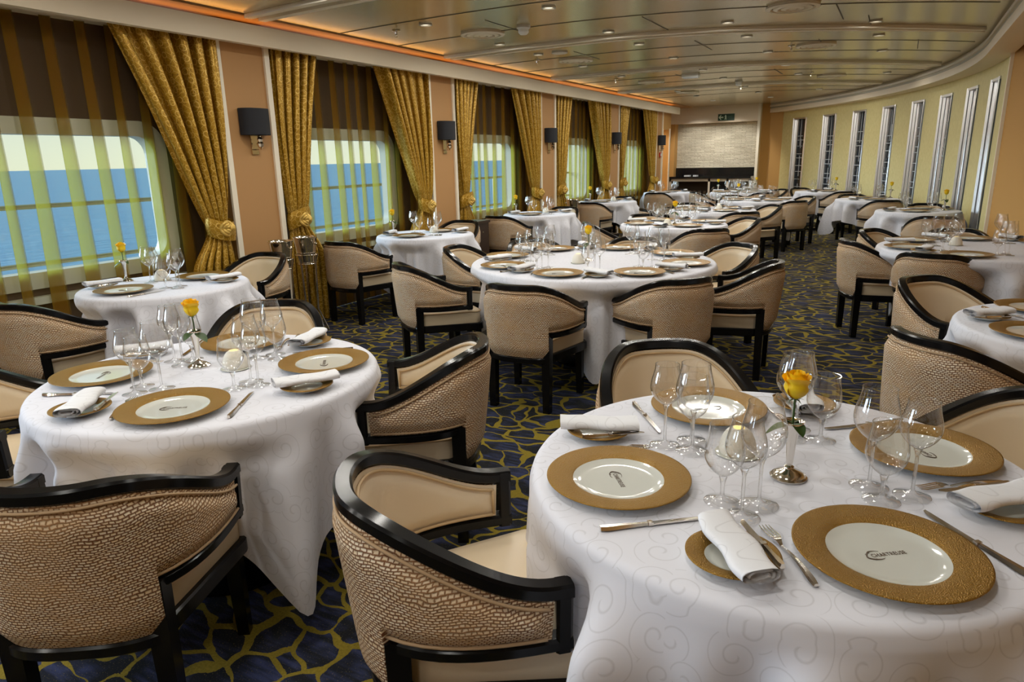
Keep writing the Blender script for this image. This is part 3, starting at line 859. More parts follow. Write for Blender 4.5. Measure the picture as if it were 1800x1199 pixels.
# seat cushion
def seat_outline(off):
    P = []
    for i in range(41):
        s = sP*.9+(1-1.8*sP)*i/40
        p = U(phi_at(s), .42); n = Un(phi_at(s), .42); q = p-n*(.03+off); P.append(Vector((q.x, q.y, 0)))
    xl = P[-1].x; yf = .265-off; xf = -.250+off; r = .05
    for i in range(1, 6): P.append(Vector((xl+(xf-xl)*i/6, P[40].y+(yf-r-P[40].y)*i/6, 0)))
    for i in range(7):
        a = PI-PI/2*i/6; P.append(Vector((xf+r+r*math.cos(a), yf-r+r*math.sin(a), 0)))
    half = P[41:]
    for p in reversed(half): P.append(Vector((-p.x, p.y, 0)))
    return P
cu = MB(); rows = []
cuo = seat_outline(0); cen = Vector((0,.0,0)); 
for (k, z) in ((.98,.345),(1.0,.352),(1.0,.425),(.985,.436),(.95,.443),(.8,.450),(.5,.455),(.2,.457),(.02,.457)):
    rows.append([(cen+(p-cen)*k)+Vector((0,0,z)) for p in cuo])
cu.grid(rows, loopu=True); ch_seat = cu.mesh('seat_cushion', M['leather'], True, 0)
sp_ = MB(); sp_.tube([p*1.003+Vector((0,0,.430)) for p in cuo], .005, 6, closed=True); ch_spipe = sp_.mesh('seat_piping', M['piping'], True, 0)
sr = MB(); so_ = seat_outline(-.004)
sr.bar([p+Vector((0,0,ZR)) for p in so_], [Vector((p.x,p.y,0)).normalized() for p in so_], .03, .052, closed=True)
ch_rail = sr.mesh('seat_rail', M['black'], True, 25)
def leg(x, y, z1, w0, w1, dx=0, dy=0):
    mb = MB(); P = []
    for (z, w, ox, oy) in ((0,w0,dx,dy),(z1,w1,0,0)):
        P += [(x+ox-w/2,y+oy-w/2,z),(x+ox+w/2,y+oy-w/2,z),(x+ox+w/2,y+oy+w/2,z),(x+ox-w/2,y+oy+w/2,z)]
    mb.hexa(P); return mb.mesh('leg', M['black'], False)
px_ = U(phi_at(sP), .40).x
ch_spec = [('frame', ch_frame), ('outer_panel', ch_out, [('piping', ch_pipe2)]), ('inner_panel', ch_in, [('piping', ch_pipe)]), ('seat', ch_seat, [('piping', ch_spipe)]), ('seat_rail', ch_rail),
    ('leg', leg(px_, YP, ZARM+.02, .042, .054)), ('leg', leg(-px_, YP, ZARM+.02, .042, .054)), ('leg', leg(.218,.235,.32,.036,.046,.004,.006)), ('leg', leg(-.218,.235,.32,.036,.046,-.004,.006))]
ch_far = ch_spec

# ------------------------------------------------------------------ table and cloth
def table_spec(R):
    return [('tabletop', MB().lathe([(.0001,.696),(R-.012,.696),(R-.002,.703),(R-.002,.724),(R-.012,.730),(.0001,.730)], 48).mesh('tabletop', M['darkwood'], True, 30)),
            ('pedestal', MB().lathe([(.05,.03),(.05,.10),(.04,.14),(.04,.64),(.12,.696)], 20).mesh('pedestal', M['black'])),
            ('base', MB().lathe([(.0001,0),(.27,0),(.275,.012),(.25,.022),(.06,.04),(.0001,.04)], 36).mesh('base', M['black'], True, 30))]
TS = {}
TZ = .738; KT = 1.0195
def cloth_mesh(R, half, rot, seats, pushd, seed, n=216):
    rnd = random.Random(seed); mb = MB(); rows, uvs = [[] for _ in range(60)], None
    f1 = [rnd.uniform(0, 2*PI) for _ in range(6)]
    k1, k2, k3 = rnd.choice((11,12,13)), rnd.choice((17,19,20)), rnd.choice((27,29))
    ringsA = [.01,.12,.25,.4,.55,.7,.82,.9,.95]
    nb, nc = 4, 30
    pts = []; uv = []
    re = .022
    L = []
    for i in range(n):
        th = 2*PI*i/n; t = (th-rot) % (PI/2); t = min(t, PI/2-t)      # 0 at mid edge, 45 deg at corner
        l = half/math.cos(t) - R
        l = min(l, .70)
        L.append(l)
    L2 = [sum(L[(i+j) % n] for j in range(-2,3))/5 for i in range(n)]
    def prof(i, th):
        """list of (r, z, flat radius)"""
        l = L2[i]; out = []
        for q in ringsA: out.append(((R-re)*q, TZ, (R-re)*q))
        for q in range(nb+1):
            a = PI/2*q/nb; out.append((R-re+re*math.sin(a), TZ-re+re*math.cos(a), R-re+re*a))
        push = 0
        for (sa, sd) in seats:
            dd = (th-sa+PI) % (2*PI)-PI
            wa_ = math.asin(min(.9,.33/R)); push = max(push, pushd*sst((wa_+.24-abs(dd))/.24))
        t = (th-rot) % (PI/2); t = min(t, PI/2-t); cor = sst((t-math.radians(14))/math.radians(31))
        for q in range(1, nc+1):
            h = l*q/nc
            g = sst(h/.15)
            fold = (.042*(math.sin(k1*th+f1[0]+.5*math.sin(2*th+f1[1]))+.3*math.sin(2*k1*th+f1[4]))+.022*math.sin(k2*th+f1[2]+h*2.0)+.006*math.sin(k3*th+f1[3]))*g*(.75+1.5*min(h,.5))
            fold += .055*cor*g*math.cos((t-PI/4)*9)*min(1,h/.4)
            rr = R+.004+.025*g+fold-push*sst((h-.02)/.11)+.02*cor*g
            if h > .5: rr -= .10*(h-.5)
            rr = max(rr, R*.55)
            z = TZ-re-h
            if q >= nc-1: z -= .000
            out.append((rr, z, R+h))
        return out
    cols_ = []
    for i in range(n):
        th = 2*PI*i/n; cols_.append([(r*math.cos(th), r*math.sin(th), z, fr_*math.cos(th), fr_*math.sin(th)) for r,z,fr_ in prof(i, th)])
    m = len(cols_[0])
    rows = [[cols_[i][j][:3] for i in range(n)] for j in range(m)]
    uvs = [[cols_[i][j][3:] for i in range(n)] for j in range(m)]
    mb.grid(rows, uvs, loopu=True)
    mb.face([i for i in range(n)][::-1])
    mb.uv[-1] = [uvs[0][i] for i in range(n)][::-1]
    me = mb.mesh('tablecloth', M['cloth'], True, 0)
    return me

# ------------------------------------------------------------------ tableware
def text_mesh():
    cu = bpy.data.curves.new('logo_text', 'FONT'); cu.body = 'CHARTREUSE'; cu.size = .0125; cu.align_x = 'LEFT'; cu.align_y = 'CENTER'; cu.space_character = 1.08; cu.extrude = .0002
    o = bpy.data.objects.new('logo_text_tmp', cu); COL.objects.link(o)
    dg = bpy.context.evaluated_depsgraph_get(); dg.update()
    me = bpy.data.meshes.new_from_object(o.evaluated_get(dg))
    bpy.data.objects.remove(o); bpy.data.curves.remove(cu)
    v = [tuple(p.co) for p in me.vertices]; f = [tuple(p.vertices) for p in me.polygons]
    bpy.data.meshes.remove(me)
    return v, f
tv, tf = text_mesh()
lg = MB()
x0, x1 = min(p[0] for p in tv), max(p[0] for p in tv); wsc = .068/(x1-x0)
for f in tf: lg.face([i for i in f])
lg.v = [((p[0]-x0)*wsc-.030, p[1]*1.15, .0085+p[2]) for p in tv]
# the sweeping C around the first letter
arc = []
for i in range(25):
    a = math.radians(52+256*i/24); arc.append((-.021+.0185*math.cos(a)+.002*math.sin(3*a), .0005+.0135*math.sin(a), .0087))
lg.tube(arc, [.0003+.0010*math.sin(PI*i/24) for i in range(25)], 6)
for (a0, r) in ((1.9,.004),(4.1,.004),(2.6,.003)):
    bx0, by0 = -.021+.0185*math.cos(a0), .0005+.0135*math.sin(a0)
    lg.tube([(bx0+r*math.cos(a0+.6*j)*j/3, by0+r*math.sin(a0+.6*j)*j/3, .0087) for j in range(5)], .0005, 5)
logo = lg.mesh('logo', M['ink'], False)
def plate_spec(R, ri, with_logo):
    rim = MB().lathe([(ri,.0135),(ri+.004,.0152),(R*.75,.0185),(R-.004,.0215),(R,.0215),(R,.0195)], 72).mesh('rim', M['gold'], True, 0)
    well = MB().lathe([(R,.0194),(R-.004,.0175),(ri+.01,.008),(ri-.01,.001),(.0001,.0005)], 72)
    well.lathe([(.0001,.0075),(ri*.72,.0075),(ri*.88,.0088),(ri-.002,.0128),(ri+.0005,.0136)], 72)
    wm = well.mesh('well', M['porcelain'], True, 50)
    return [('rim', rim), ('well', wm, [('logo', logo)] if with_logo else [])]
charger = plate_spec(.163, .103, True); charger_far = plate_spec(.163, .103, False); bplate = plate_spec(.085, .05, False)
charger_one = None
# glasses: foot radius, stem, bowl profile
def glass_spec(H, fr_, rb, rr, hb, seg=32, stem_r=.0038):
    z0 = H-hb
    foot = MB().lathe([(fr_-.0012,.0004),(fr_,.0012),(fr_-.0012,.0022),(fr_*.55,.004),(.010,.008),(stem_r+.001,.014)], seg).mesh('foot', M['glass'], True, 60)
    stem = MB().lathe([(stem_r+.001,.014),(stem_r,.022),(stem_r,z0-.016),(stem_r+.0022,z0-.006),(.009,z0+.001)], 14).mesh('stem', M['stem'], True, 0)
    pr = []
    for i in range(15):
        t = i/14
        if t < .45: r = rb*math.sin(PI/2*(t/.45))**.72
        else:
            q = (t-.45)/.55; r = rb+(rr-rb)*(q*q*(3-2*q))
        pr.append((max(r,.0005), z0+hb*t))
    bowl = MB().lathe(pr, seg); bowl.tube([(pr[-1][0]*math.cos(2*PI*i/seg), pr[-1][0]*math.sin(2*PI*i/seg), pr[-1][1]) for i in range(seg)], .0008, 6, closed=True)
    bm = bowl.mesh('bowl', M['glass'], True, 60)
    one = MB().lathe([(.0001,0),(fr_,.0),(fr_,.002),(fr_*.5,.004),(stem_r+.002,.012),(stem_r,.03),(stem_r,z0-.01),(.008,z0)]+pr[1:], 18).mesh('glass_whole', M['glass'], True, 0)
    return [('bowl', bm), ('stem', stem), ('foot', foot)], one
G_large = glass_spec(.232, .041, .0465, .035, .125)
G_mid = glass_spec(.218, .038, .041, .030, .110)
G_gob = glass_spec(.177, .038, .042, .034, .120, stem_r=.0046)
def handle(mb, x0, x1, w0, w1, th, z, crv=0):
    rows = []
    n = 10
    for i in range(n+1):
        t = i/n; x = x0+(x1-x0)*t
        w = w0+(w1-w0)*t**1.6
        if i == n: w *= .55
        if i == n-1: w *= .9
        zz = z+crv*math.sin(PI*t); h = th*(.8+.4*t)
        rows.append([(x,-w,zz),(x,-w*.6,zz+h),(x,w*.6,zz+h),(x,w,zz),(x,w*.6,zz-h*.2),(x,-w*.6,zz-h*.2)])
    b = len(mb.v); mb.grid(rows, loopu=True); mb.face([b+5,b+4,b+3,b+2,b+1,b]); e = len(mb.v)-6; mb.face([e+i for i in range(6)])
def knife_spec(L, nm):
    h = MB(); handle(h, 0, -L*.44, .0045, .0095, .0065, .0025); h.box(-.004,-.006,.002,.006,.006,.009)
    bl = MB(); rows = []; n = 12
    for i in range(n+1):
        t = i/n; x = L*.56*t; w = .0095*(1-.25*t) if t < .8 else .0095*.8*math.sqrt(max(.02,1-((t-.8)/.2)**2))
        rows.append([(x,-.005*(1-t*.3),.0025),(x,w,.0032),(x,w,.0038),(x,-.005*(1-t*.3),.0052)])
    b0 = len(bl.v); bl.grid(rows, loopu=True)
    return [('handle', h.mesh(nm+'_handle', M['steel'], True, 40)), ('blade', bl.mesh(nm+'_blade', M['steel'], True, 40))]
knife = knife_spec(.235, 'knife'); bknife = knife_spec(.165, 'bknife')
fh = MB(); handle(fh, .0, -.125, .0028, .009, .0035, .004, .006)
ft = MB(); rows = []
for i in range(7):
    t = i/6; rows.append([(.0+.028*t, s*(.003+.0085*t**1.4), .005+.006*math.sin(t*2.2)) for s in (-1,-.33,.33,1)]+[(.0+.028*t, s*(.003+.0085*t**1.4), .0035+.006*math.sin(t*2.2)) for s in (1,.33,-.33,-1)])
ft.grid(rows, loopu=True)
for s in (-1,-.36,.36,1):
    ft.tube([(.026,s*.0102,.0096),(.045,s*.0102,.0075),(.062,s*.0102,.0055),(.076,s*.0095,.0065)], [.0016,.0015,.0013,.0007], 6)
fork = [('handle', fh.mesh('fork_handle', M['steel'], True, 40)), ('tines', ft.mesh('fork_tines', M['steel'], True, 40))]
sh_ = MB(); handle(sh_, 0, -.12, .0028, .009, .0035, .004, .006)
sb = MB(); rows = []
for i in range(13):
    t = i/12; w = .0195*math.sin(PI*min(1,(.04+.96*t)))**.6; x = .058*t
    rows.append([(x, w*u, .009-.0085*math.cos(u*PI/2)*math.sin(PI*t)**.6) for u in (-1,-.7,-.35,0,.35,.7,1)])
sb.grid(rows)
spoon = [('handle', sh_.mesh('spoon_handle', M['steel'], True, 40)), ('bowl', sb.mesh('spoon_bowl', M['steel'], True, 0))]
# rolled napkin
def napkin_mesh(seed):
    rnd = random.Random(seed); mb = MB(); Ln = .205; nrow = 14
    pl = []; turns = 2.3; n = 74
    for i in range(n+1):
        t = i/n; a = -PI/2+2*PI*turns*t; k = 1-.62*t
        pl.append((sgnpow(math.cos(a),.6)*.043*k+.004*t, .0155+sgnpow(math.sin(a),.8)*.015*k))
    def off(i, d):
        p = pl[i]; q = pl[min(i+1,n)]; r = pl[max(i-1,0)]; dx, dz = q[0]-r[0], q[1]-r[1]; l = math.hypot(dx,dz) or 1
        return (p[0]-dz/l*d, p[1]+dx/l*d)
    for d, rev in ((0,False),(.0018,True)):
        rows, uvs = [], []
        for j in range(nrow+1):
            y = -Ln/2+Ln*j/nrow; s = 1+.05*math.sin(3*y/Ln+seed)-.05*(abs(y)/(Ln/2))**3
            bend = .006*math.cos(PI*y/Ln)
            rows.append([(p[0]*s+.004*math.sin(5*y*10+seed), y+p[0]*.10, p[1]*(1-.12*math.cos(PI*y/Ln))+0*bend) for p in [off(i, d) for i in range(n+1)]])
            uvs.append([(i*.004, y) for i in range(n+1)])
        mb.grid(rows, uvs)
    return mb.mesh('napkin', M['napkin'], True, 0)
napkins = [napkin_mesh(i) for i in range(3)]
# rose
def rose_mesh():
    mb = MB(); rnd = random.Random(3); cnt = 0
    for layer, (num, r0, r1, h0, h1, flare) in enumerate(((3,.004,.007,.012,.066,0),(3,.007,.013,.008,.064,.002),(4,.010,.019,.004,.060,.006),(4,.012,.023,.0,.060,.006),(3,.013,.025,-.002,.052,.014))):
        for p in range(num):
            a0 = 2*PI*p/num+layer*.7+rnd.uniform(-.15,.15); half = PI/num*1.35
            rows = []
            for i in range(9):
                t = i/8; row = []
                for j in range(9):
                    u = j/8*2-1
                    top = 1-.22*u*u
                    z = h0+(h1-h0)*t*top
                    r = .003+(r1-.003)*math.sin(PI/2*min(1,t*1.7))**.8 - .004*sst((t-.55)/.3)+flare*max(0,t-.72)*2.6*(1-.3*u*u)
                    r += .0018*u+.001*math.sin(7*u+layer)*t
                    aa = a0+half*u
                    row.append((r*math.cos(aa), r*math.sin(aa), z))
                rows.append(row)
            mb.grid(rows)
    return mb.mesh('bloom', M['rose'], True, 0)
bloom = rose_mesh()
def leaf_mesh(a, tilt, L, z0):
    mb = MB(); rows = []
    for i in range(9):
        t = i/8; w = L*.36*math.sin(PI*t)**.75; d = L*t
        row = []
        for u in (-1,-.5,0,.5,1):
            x = d; y = w*u; z = tilt*d - .012*t*t*2 + .005*abs(u)*math.sin(PI*t)
            row.append((x*math.cos(a)-y*math.sin(a)+.004*math.cos(a), x*math.sin(a)+y*math.cos(a)+.004*math.sin(a), z0+z))
        rows.append(row)
    mb.grid(rows); return mb.mesh('leaf', M['leaf'], True, 0)
VH = .138
rose_spec_b = [('bloom', bloom), ('stem', MB().tube([(0,0,-.16),(0,0,-.09),(.002,.001,-.03),(0,0,0)], .0026, 7).mesh('rose_stem', M['leaf'])),
    ('leaf', leaf_mesh(3.9,.05,.05,-.062)), ('leaf', leaf_mesh(5.4,-.1,.055,-.066)), ('leaf', leaf_mesh(1.2,.15,.04,-.06))]
sep_ = MB()
for i in range(5):
    a = 2*PI*i/5; sep_.grid([[((.004+.02*t)*math.cos(a)-u*.004*(1-t)*math.sin(a), (.004+.02*t)*math.sin(a)+u*.004*(1-t)*math.cos(a), -.002-.012*t*t+.006*t) for u in (-1,1)] for t in (0,.35,.7,1)])
rose_spec_b.append(('sepal', sep_.mesh('sepals', M['leaf'], True, 0)))
vase_spec = [('body', MB().lathe([(.006,.030),(.0075,.036),(.0085,.05),(.0105,.08),(.0145,.11),(.0205,.130),(.0255,VH),(.0245,VH),(.0195,.130),(.0135,.11),(.0095,.08)], 20).mesh('vase_body', M['silver'], True, 0)),
    ('base', MB().lathe([(.0001,0),(.040,0),(.041,.004),(.037,.007),(.035,.007),(.030,.013),(.016,.018),(.009,.023),(.011,.027),(.006,.031)], 28).mesh('vase_base', M['silver'], True, 35))]
# candle holder: textured dome with an opening at the top
dm = []
for i in range(12):
    a = math.radians(5+70*i/11); dm.append((.046*math.cos(a)**.8, .070*math.sin(a)+.002))
dome = MB().lathe([(.043,.003),(.046,.006)]+dm[1:]+[(dm[-1][0]-.004, dm[-1][1]-.004),(.012,.045)], 36)
glow = MB()
for i in range(4):
    a = PI/2*i+.4; cx, cy = .0085*math.cos(a), .0085*math.sin(a)
    glow.lathe([(.0001,.0015),(.0075,.0005),(.0085,-.001)], 12, (cx,cy,dm[-1][1]-.001))
candle_spec = [('dome', dome.mesh('candle_dome', M['candle'], True, 0)), ('flame', glow.mesh('candle_flame', M['flame'], True, 0)),
               ('saucer', MB().lathe([(.0001,0),(.05,0),(.054,.003),(.05,.004),(.0001,.003)], 32).mesh('candle_saucer', M['porcelain']))]

# ------------------------------------------------------------------ tables of the room
OCT = {0:'near', 1:'near right', 2:'right', 3:'far right', 4:'far', 5:'far left', 6:'left', 7:'near left'}
def octname(cx, cy, a):
    d = Vector((cx, cy)).normalized(); e = Vector((math.cos(a), math.sin(a)))
    near = -e.dot(d); right = e.dot(Vector((d.y, -d.x)))
    return OCT[int(round(math.atan2(right, near)/(PI/4))) % 8]
used = {}
def uniq(lab):
    if lab in used: print('DUPLICATE LABEL', lab)
    used[lab] = 1; return lab
def place_set(cx, cy, a, tname, pname, cr, near, group, mirror=False, gl=True):
    er = Vector((math.cos(a), math.sin(a))); f = -er; rt = Vector((f.y, -f.x))
    def W_(r, t, z=TZ+.0008): p = Vector((cx, cy))+er*(r*KT if abs(r-cr) > 1e-6 else r)+rt*t*KT; return (p.x, p.y, z)
    rz = math.atan2(rt.y, rt.x)
    ps = 'at the %s place, %s' % (pname, tname)
    jit = random.uniform(-.06,.06)
    thing('charger_plate', charger if near else charger_far, uniq('gold rimmed white charger plate '+ps), 'plate', 'charger plates on the '+tname, W_(cr,0), rz+jit)
    k = cr/KT-.38
    bp = W_(k+.345+random.uniform(-.015,.015), -.275)
    thing('bread_plate', bplate, uniq('small gold bread plate under the napkin '+ps), 'plate', 'bread plates on the '+tname, bp, rz)
    na = random.uniform(-.35,.35)
    thing('napkin', random.choice(napkins), uniq('white rolled damask napkin '+ps), 'napkin', 'napkins on the '+tname, (bp[0], bp[1], bp[2]+.0225), rz+na)
    if near:
        ra = math.atan2(-er.y, -er.x)
        kp = W_(k+.375, .19)
        thing('table_knife', knife, uniq('silver dinner knife '+ps), 'knife', 'dinner knives on the '+tname, kp, ra+random.uniform(-.05,.05))
        fp = W_(k+.315, -.165)
        thing('table_fork', fork, uniq('silver dinner fork '+ps), 'fork', 'dinner forks on the '+tname, fp, ra+random.uniform(-.08,.08))
        bk = W_(k+.335, -.214, TZ+.0225)
        thing('butter_knife', bknife, uniq('silver butter knife on the bread plate '+ps), 'knife', 'butter knives on the '+tname, bk, ra+random.uniform(-.15,.1))
    if gl:
        j = lambda: random.uniform(-.008,.008)
        for (G, r, t, nm, wd) in ((G_large,.12,.155,'red_wine_glass','large red wine glass'),(G_gob,.195,.13,'water_goblet','short stemmed water goblet'),(G_mid,.18,.203,'white_wine_glass','slim white wine glass')):
            thing(nm, G[0] if near else G[1], uniq(wd+' '+ps), 'glass', wd+'es on the '+tname, W_(k+r+j(), t+j()), random.uniform(0,6))
def chair_at(cx, cy, a, dist, tname, pname, dx=0, dr=0, what=None):
    er = Vector((math.cos(a), math.sin(a))); p = Vector((cx, cy))+er*dist+Vector((-er.y, er.x))*dx
    lab = what or 'black-framed woven tub chair at the %s place, %s' % (pname, tname)
    return thing('tub_chair', ch_spec, uniq(lab), 'chair', 'tub chairs around the dining tables', (p.x, p.y, 0), a+PI/2+dr)
def table(cx, cy, R, half, rotdeg, seats, tname, near, cr, vase=None, candle=None, chairs=True, skip=(), dist=None, cad={}, setskip=()):
    cx, cy, R, half, cr = cx*KT, cy*KT, R*KT, half*KT, cr*KT
    vase = vase and (vase[0]*KT, vase[1]*KT); candle = candle and (candle[0]*KT, candle[1]*KT)
    key = round(R,3)
    if key not in TS: TS[key] = table_spec(R)
    thing('dining_table', TS[key], uniq('round dining table under white cloth, '+tname), 'table', 'cloth covered dining tables', (cx,cy,0))
    rs = [math.radians(s) for s in seats]
    chs = []
    for sd_ in seats:
        if sd_ in skip: continue
        ov = cad.get(sd_); chs.append((math.atan2(ov[1]-cy, ov[0]-cx) if ov else math.radians(sd_), 0))
    thing('tablecloth', cloth_mesh(R, half, math.radians(rotdeg), chs, (.04 if tname == 'front right table' else .10 if R < .7 else .16), int(cx*100+cy*37) , 216 if near else 144), uniq('white damask tablecloth draped over the '+tname), 'tablecloth', 'white tablecloths', (cx,cy,0))
    for i, (sd_, s) in enumerate(zip(seats, rs)):
        nm = octname(cx, cy, s)
        if sd_ not in setskip: place_set(cx, cy, s, tname, nm, cr, near, None)
        if chairs and sd_ not in skip:
            ov = cad.get(sd_)
            if ov:
                lab = 'black-framed woven tub chair at the %s place, %s' % (nm, tname)
                thing('tub_chair', ch_spec, uniq(lab), 'chair', 'tub chairs around the dining tables', (ov[0], ov[1], 0), math.radians(ov[2]-90))
            else: chair_at(cx, cy, s, (dist or R+.15), tname, nm)
    if vase:
        v = thing('bud_vase', vase_spec, uniq('slim silver bud vase on the '+tname), 'vase', 'silver bud vases', (vase[0],vase[1],TZ+.0008))
        thing('rose', rose_spec_b, uniq('yellow rose in the silver bud vase on the '+tname), 'flower', 'yellow roses', (vase[0],vase[1],TZ+.0008+VH+.055), random.uniform(0,6))
    if candle:
        thing('candle_holder', candle_spec, uniq('white textured dome candle holder on the '+tname), 'candle holder', 'dome candle holders', (candle[0],candle[1],TZ+.0008), random.uniform(0,1))

table(-.185,1.57,.57,.86,25,[38,127,218,308],'front right table',True,.38,(-.152,1.535),(-.28,1.615),skip=(308,),cad={218:(-.825,1.21,43),127:(-.61,2.285,305),38:(.34,2.19,221)})
table(-2.055,1.50,.57,.86,25,[40,125,213,305],'front left table',True,.38,(-2.179,1.533),(-2.032,1.575),cad={305:(-1.752,.903,124),40:(-1.61,2.09,207),125:(-2.66,2.26,307),213:(-2.85,1.12,40)})
table(-3.95,2.63,.49,.76,45,[90,270],'first window table',True,.27,(-4.32,2.61),(-4.13,2.73),cad={270:(-4.19,2.055,93),90:(-4.40,3.65,273)})
table(-1.87,4.52,.86,1.10,249,[4+45*k for k in range(8)],'large centre table',True,.665,(-1.89,4.50),(-1.91,4.37),cad={274:(-1.877,3.598,92.5),319:(-1.202,4.081,138),4:(-.896,4.755,182.5),49:(-1.19,5.5,232),184:(-3.0,4.80,8),229:(-2.855,3.96,54)})
table(-4.15,5.65,.49,.78,20,[90,270],'second window table',False,.27,(-4.47,5.54),(-4.15,5.8),cad={270:(-4.43,4.92,88),90:(-4.5,6.72,275)})
table(-4.22,8.35,.49,.78,10,[90,270],'third window table',False,.27,(-4.5,8.2),(-4.2,8.5),cad={270:(-4.45,7.85,84)})
table(-4.3,11.05,.49,.78,30,[90,270],'fourth window table',False,.27,(-4.55,10.9),(-4.25,11.2))
table(-4.15,14.05,.49,.78,20,[90,270],'fifth window table',False,.27,None,None)
table(-2.12,7.42,.57,.86,20,[40,128,213,308],'second centre table',False,.38,(-2.07,7.29),(-2.12,7.2))
table(-2.2,9.55,.57,.86,20,[40,128,213,308],'third centre table',False,.38,None,(-2.1,9.5))
table(-2.0,11.75,.57,.86,20,[40,128,213,318],'fourth centre table',False,.38,(-2.35,12.0),None)
table(-2.75,14.2,.57,.86,20,[40,128,213,308],'farthest centre table',False,.38,(-3.2,14.3),None)
table(.62,6.15,.74,1.0,20,[98+51.43*k for k in range(7)],'large aisle table',False,.56,None,(.42,6.25),cad={98+51.43*2:(-.108,6.297,21),98+51.43*3:(.3,5.76,75),98+51.43:(.0,7.05,335)},skip=(98+51.43*4,98+51.43*5,98+51.43*6),setskip=(98+51.43*5,98+51.43*4))
table(.83,3.49,.57,.86,25,[128,218],'right edge table',True,.38,None,None,cad={128:(.33,4.3,320),218:(.31,3.16,40)})
for (cx, cy, ta, nm, vs) in ((.22,9.9,-8,'first curved-wall table',(.50,9.95)),(-.42,12.2,20,'second curved-wall table',(-.12,12.5)),(-1.32,14.62,35,'third curved-wall table',(-1.1,15.0)),(-2.85,15.1,50,'farthest curved-wall table',(-2.65,15.35))):
    t = 90+ta
    table(cx, cy, .47, .76, ta+45-20, [t, t+180], nm, False, .26, vs, None, cad={t+180: (.37,9.02,95)} if ta == -8 else {})
# the extra spoon on the front right table
thing('table_spoon', spoon, 'silver spoon beside the far left napkin of the front right table', 'spoon', None, (-.235*KT,2.035*KT,TZ+.001), math.radians(118))

# ------------------------------------------------------------------ wine buckets, side stand, counter, sign
bk = [('bucket', MB().lathe([(.0001,0),(.062,0),(.070,.01),(.098,.21),(.104,.222),(.108,.226),(.104,.230),(.096,.222),(.090,.21),(.064,.015),(.0001,.012)], 36).mesh('bucket', M['silver'], True, 40)),
      ('handle', MB().lathe([(.0001,-.014),(.012,-.008),(.014,0),(.012,.008),(.0001,.014)], 12, (.118,0,.175)).tube([(.085,0,.175),(.108,0,.175)], .006, 8).mesh('bkh', M['silver'], True, 0)),
      ('handle', MB().lathe([(.0001,-.014),(.012,-.008),(.014,0),(.012,.008),(.0001,.014)], 12, (-.118,0,.175)).tube([(-.085,0,.175),(-.108,0,.175)], .006, 8).mesh('bkh', M['silver'], True, 0))]
st = MB()
ringpts = lambda r, z: [(r*math.cos(2*PI*i/28), r*math.sin(2*PI*i/28), z) for i in range(28)]
st.tube(ringpts(.094,.69), .006, 6, closed=True); st.tube(ringpts(.073,.61), .006, 6, closed=True)
stl = []
for i in range(3):
    a = 2*PI*i/3+.5; stl.append(MB().tube([(.094*math.cos(a),.094*math.sin(a),.69),(.073*math.cos(a),.073*math.sin(a),.61),(.06*math.cos(a),.06*math.sin(a),.2),(.14*math.cos(a),.14*math.sin(a),.006)], .008, 8).mesh('stand_leg', M['silver']))
stand = [('ring', st.mesh('stand_ring', M['silver']))]+[('leg', m) for m in stl]
for (x, y, nm) in ((-4.50,4.08,'before the first tan pier'),(-4.54,4.40,'before the second window drape')):
    thing('bucket_stand', stand, 'silver floor stand holding a wine bucket '+nm, 'stand', 'wine bucket stands', (x,y,0))
    thing('wine_bucket', bk, 'silver wine bucket with ball handles '+nm, 'bucket', 'silver wine buckets', (x,y,.615))
thing('side_stand', [('top', bx(-.12,-.15,.72,.12,.15,.75).mesh('ss_top', M['darkwood'], False)), ('body', bx(-.105,-.135,0,.105,.135,.72).mesh('ss_body', M['darkwood'], False)), ('knob', MB().lathe([(.0001,.02),(.01,.012),(.006,0)], 10, (.105,0,.6)).mesh('ss_knob', M['silver']))],
      'dark wooden service stand between the second and third window tables', 'cabinet', None, (-4.52,7.2,0))
thing('wine_bucket', bk, 'silver wine bucket on the floor stand beyond the third window table', 'bucket', None, (-4.45,9.95,.615))
thing('bucket_stand', stand, 'silver floor stand beyond the third window table', 'stand', None, (-4.45,9.95,0))
cy0 = FAR-.6
cb = MB().box(SX0+.0,cy0,0,SX1-.0,cy0+.03,.12).box(SX0,cy0,.86,SX1,cy0+.03,.93)
for x in (SX0+.0, -4.05, -3.62, SX1-.05): cb.box(x,cy0,0,x+.05,FAR-.02,.93)
cb.box(SX0,FAR-.04,0,SX1,FAR-.02,.93)
inn = MB().box(SX0+.05,FAR-.06,.12,SX1-.05,FAR-.045,.86).box(SX0+.05,cy0+.05,.5,-4.05,FAR-.06,.515).box(-3.57,cy0+.05,.5,SX1-.05,FAR-.06,.515)
thing('service_counter', [('cabinet', cb.mesh('sc_cab', M['white_paint'], False)), ('shelf', inn.mesh('sc_in', M['cabinet_in'], False)),
    ('worktop', bx(SX0-.02,cy0-.04,.93,SX1-.005,FAR-.06,.975).mesh('sc_top', M['blackstone'], False)),
    ('backsplash', bx(SX0,FAR-.055,.975,SX1,FAR-.005,1.17).mesh('sc_bs', M['blackstone'], False)),
    ('drawer', bx(-4.0,cy0-.01,.14,-3.62,cy0+.3,.85).mesh('sc_dr', M['black'], False), [('handle', bx(-3.9,cy0-.02,.62,-3.72,cy0-.01,.64).mesh('sc_h', M['silver'], False))])],
    'service counter with black worktop and white glass shelves below the stone wall', 'counter')
tum = MB().lathe([(.0001,.002),(.030,.0),(.034,.12),(.032,.12),(.028,.006),(.0001,.006)], 14).mesh('tumbler', M['glass'], True, 40)
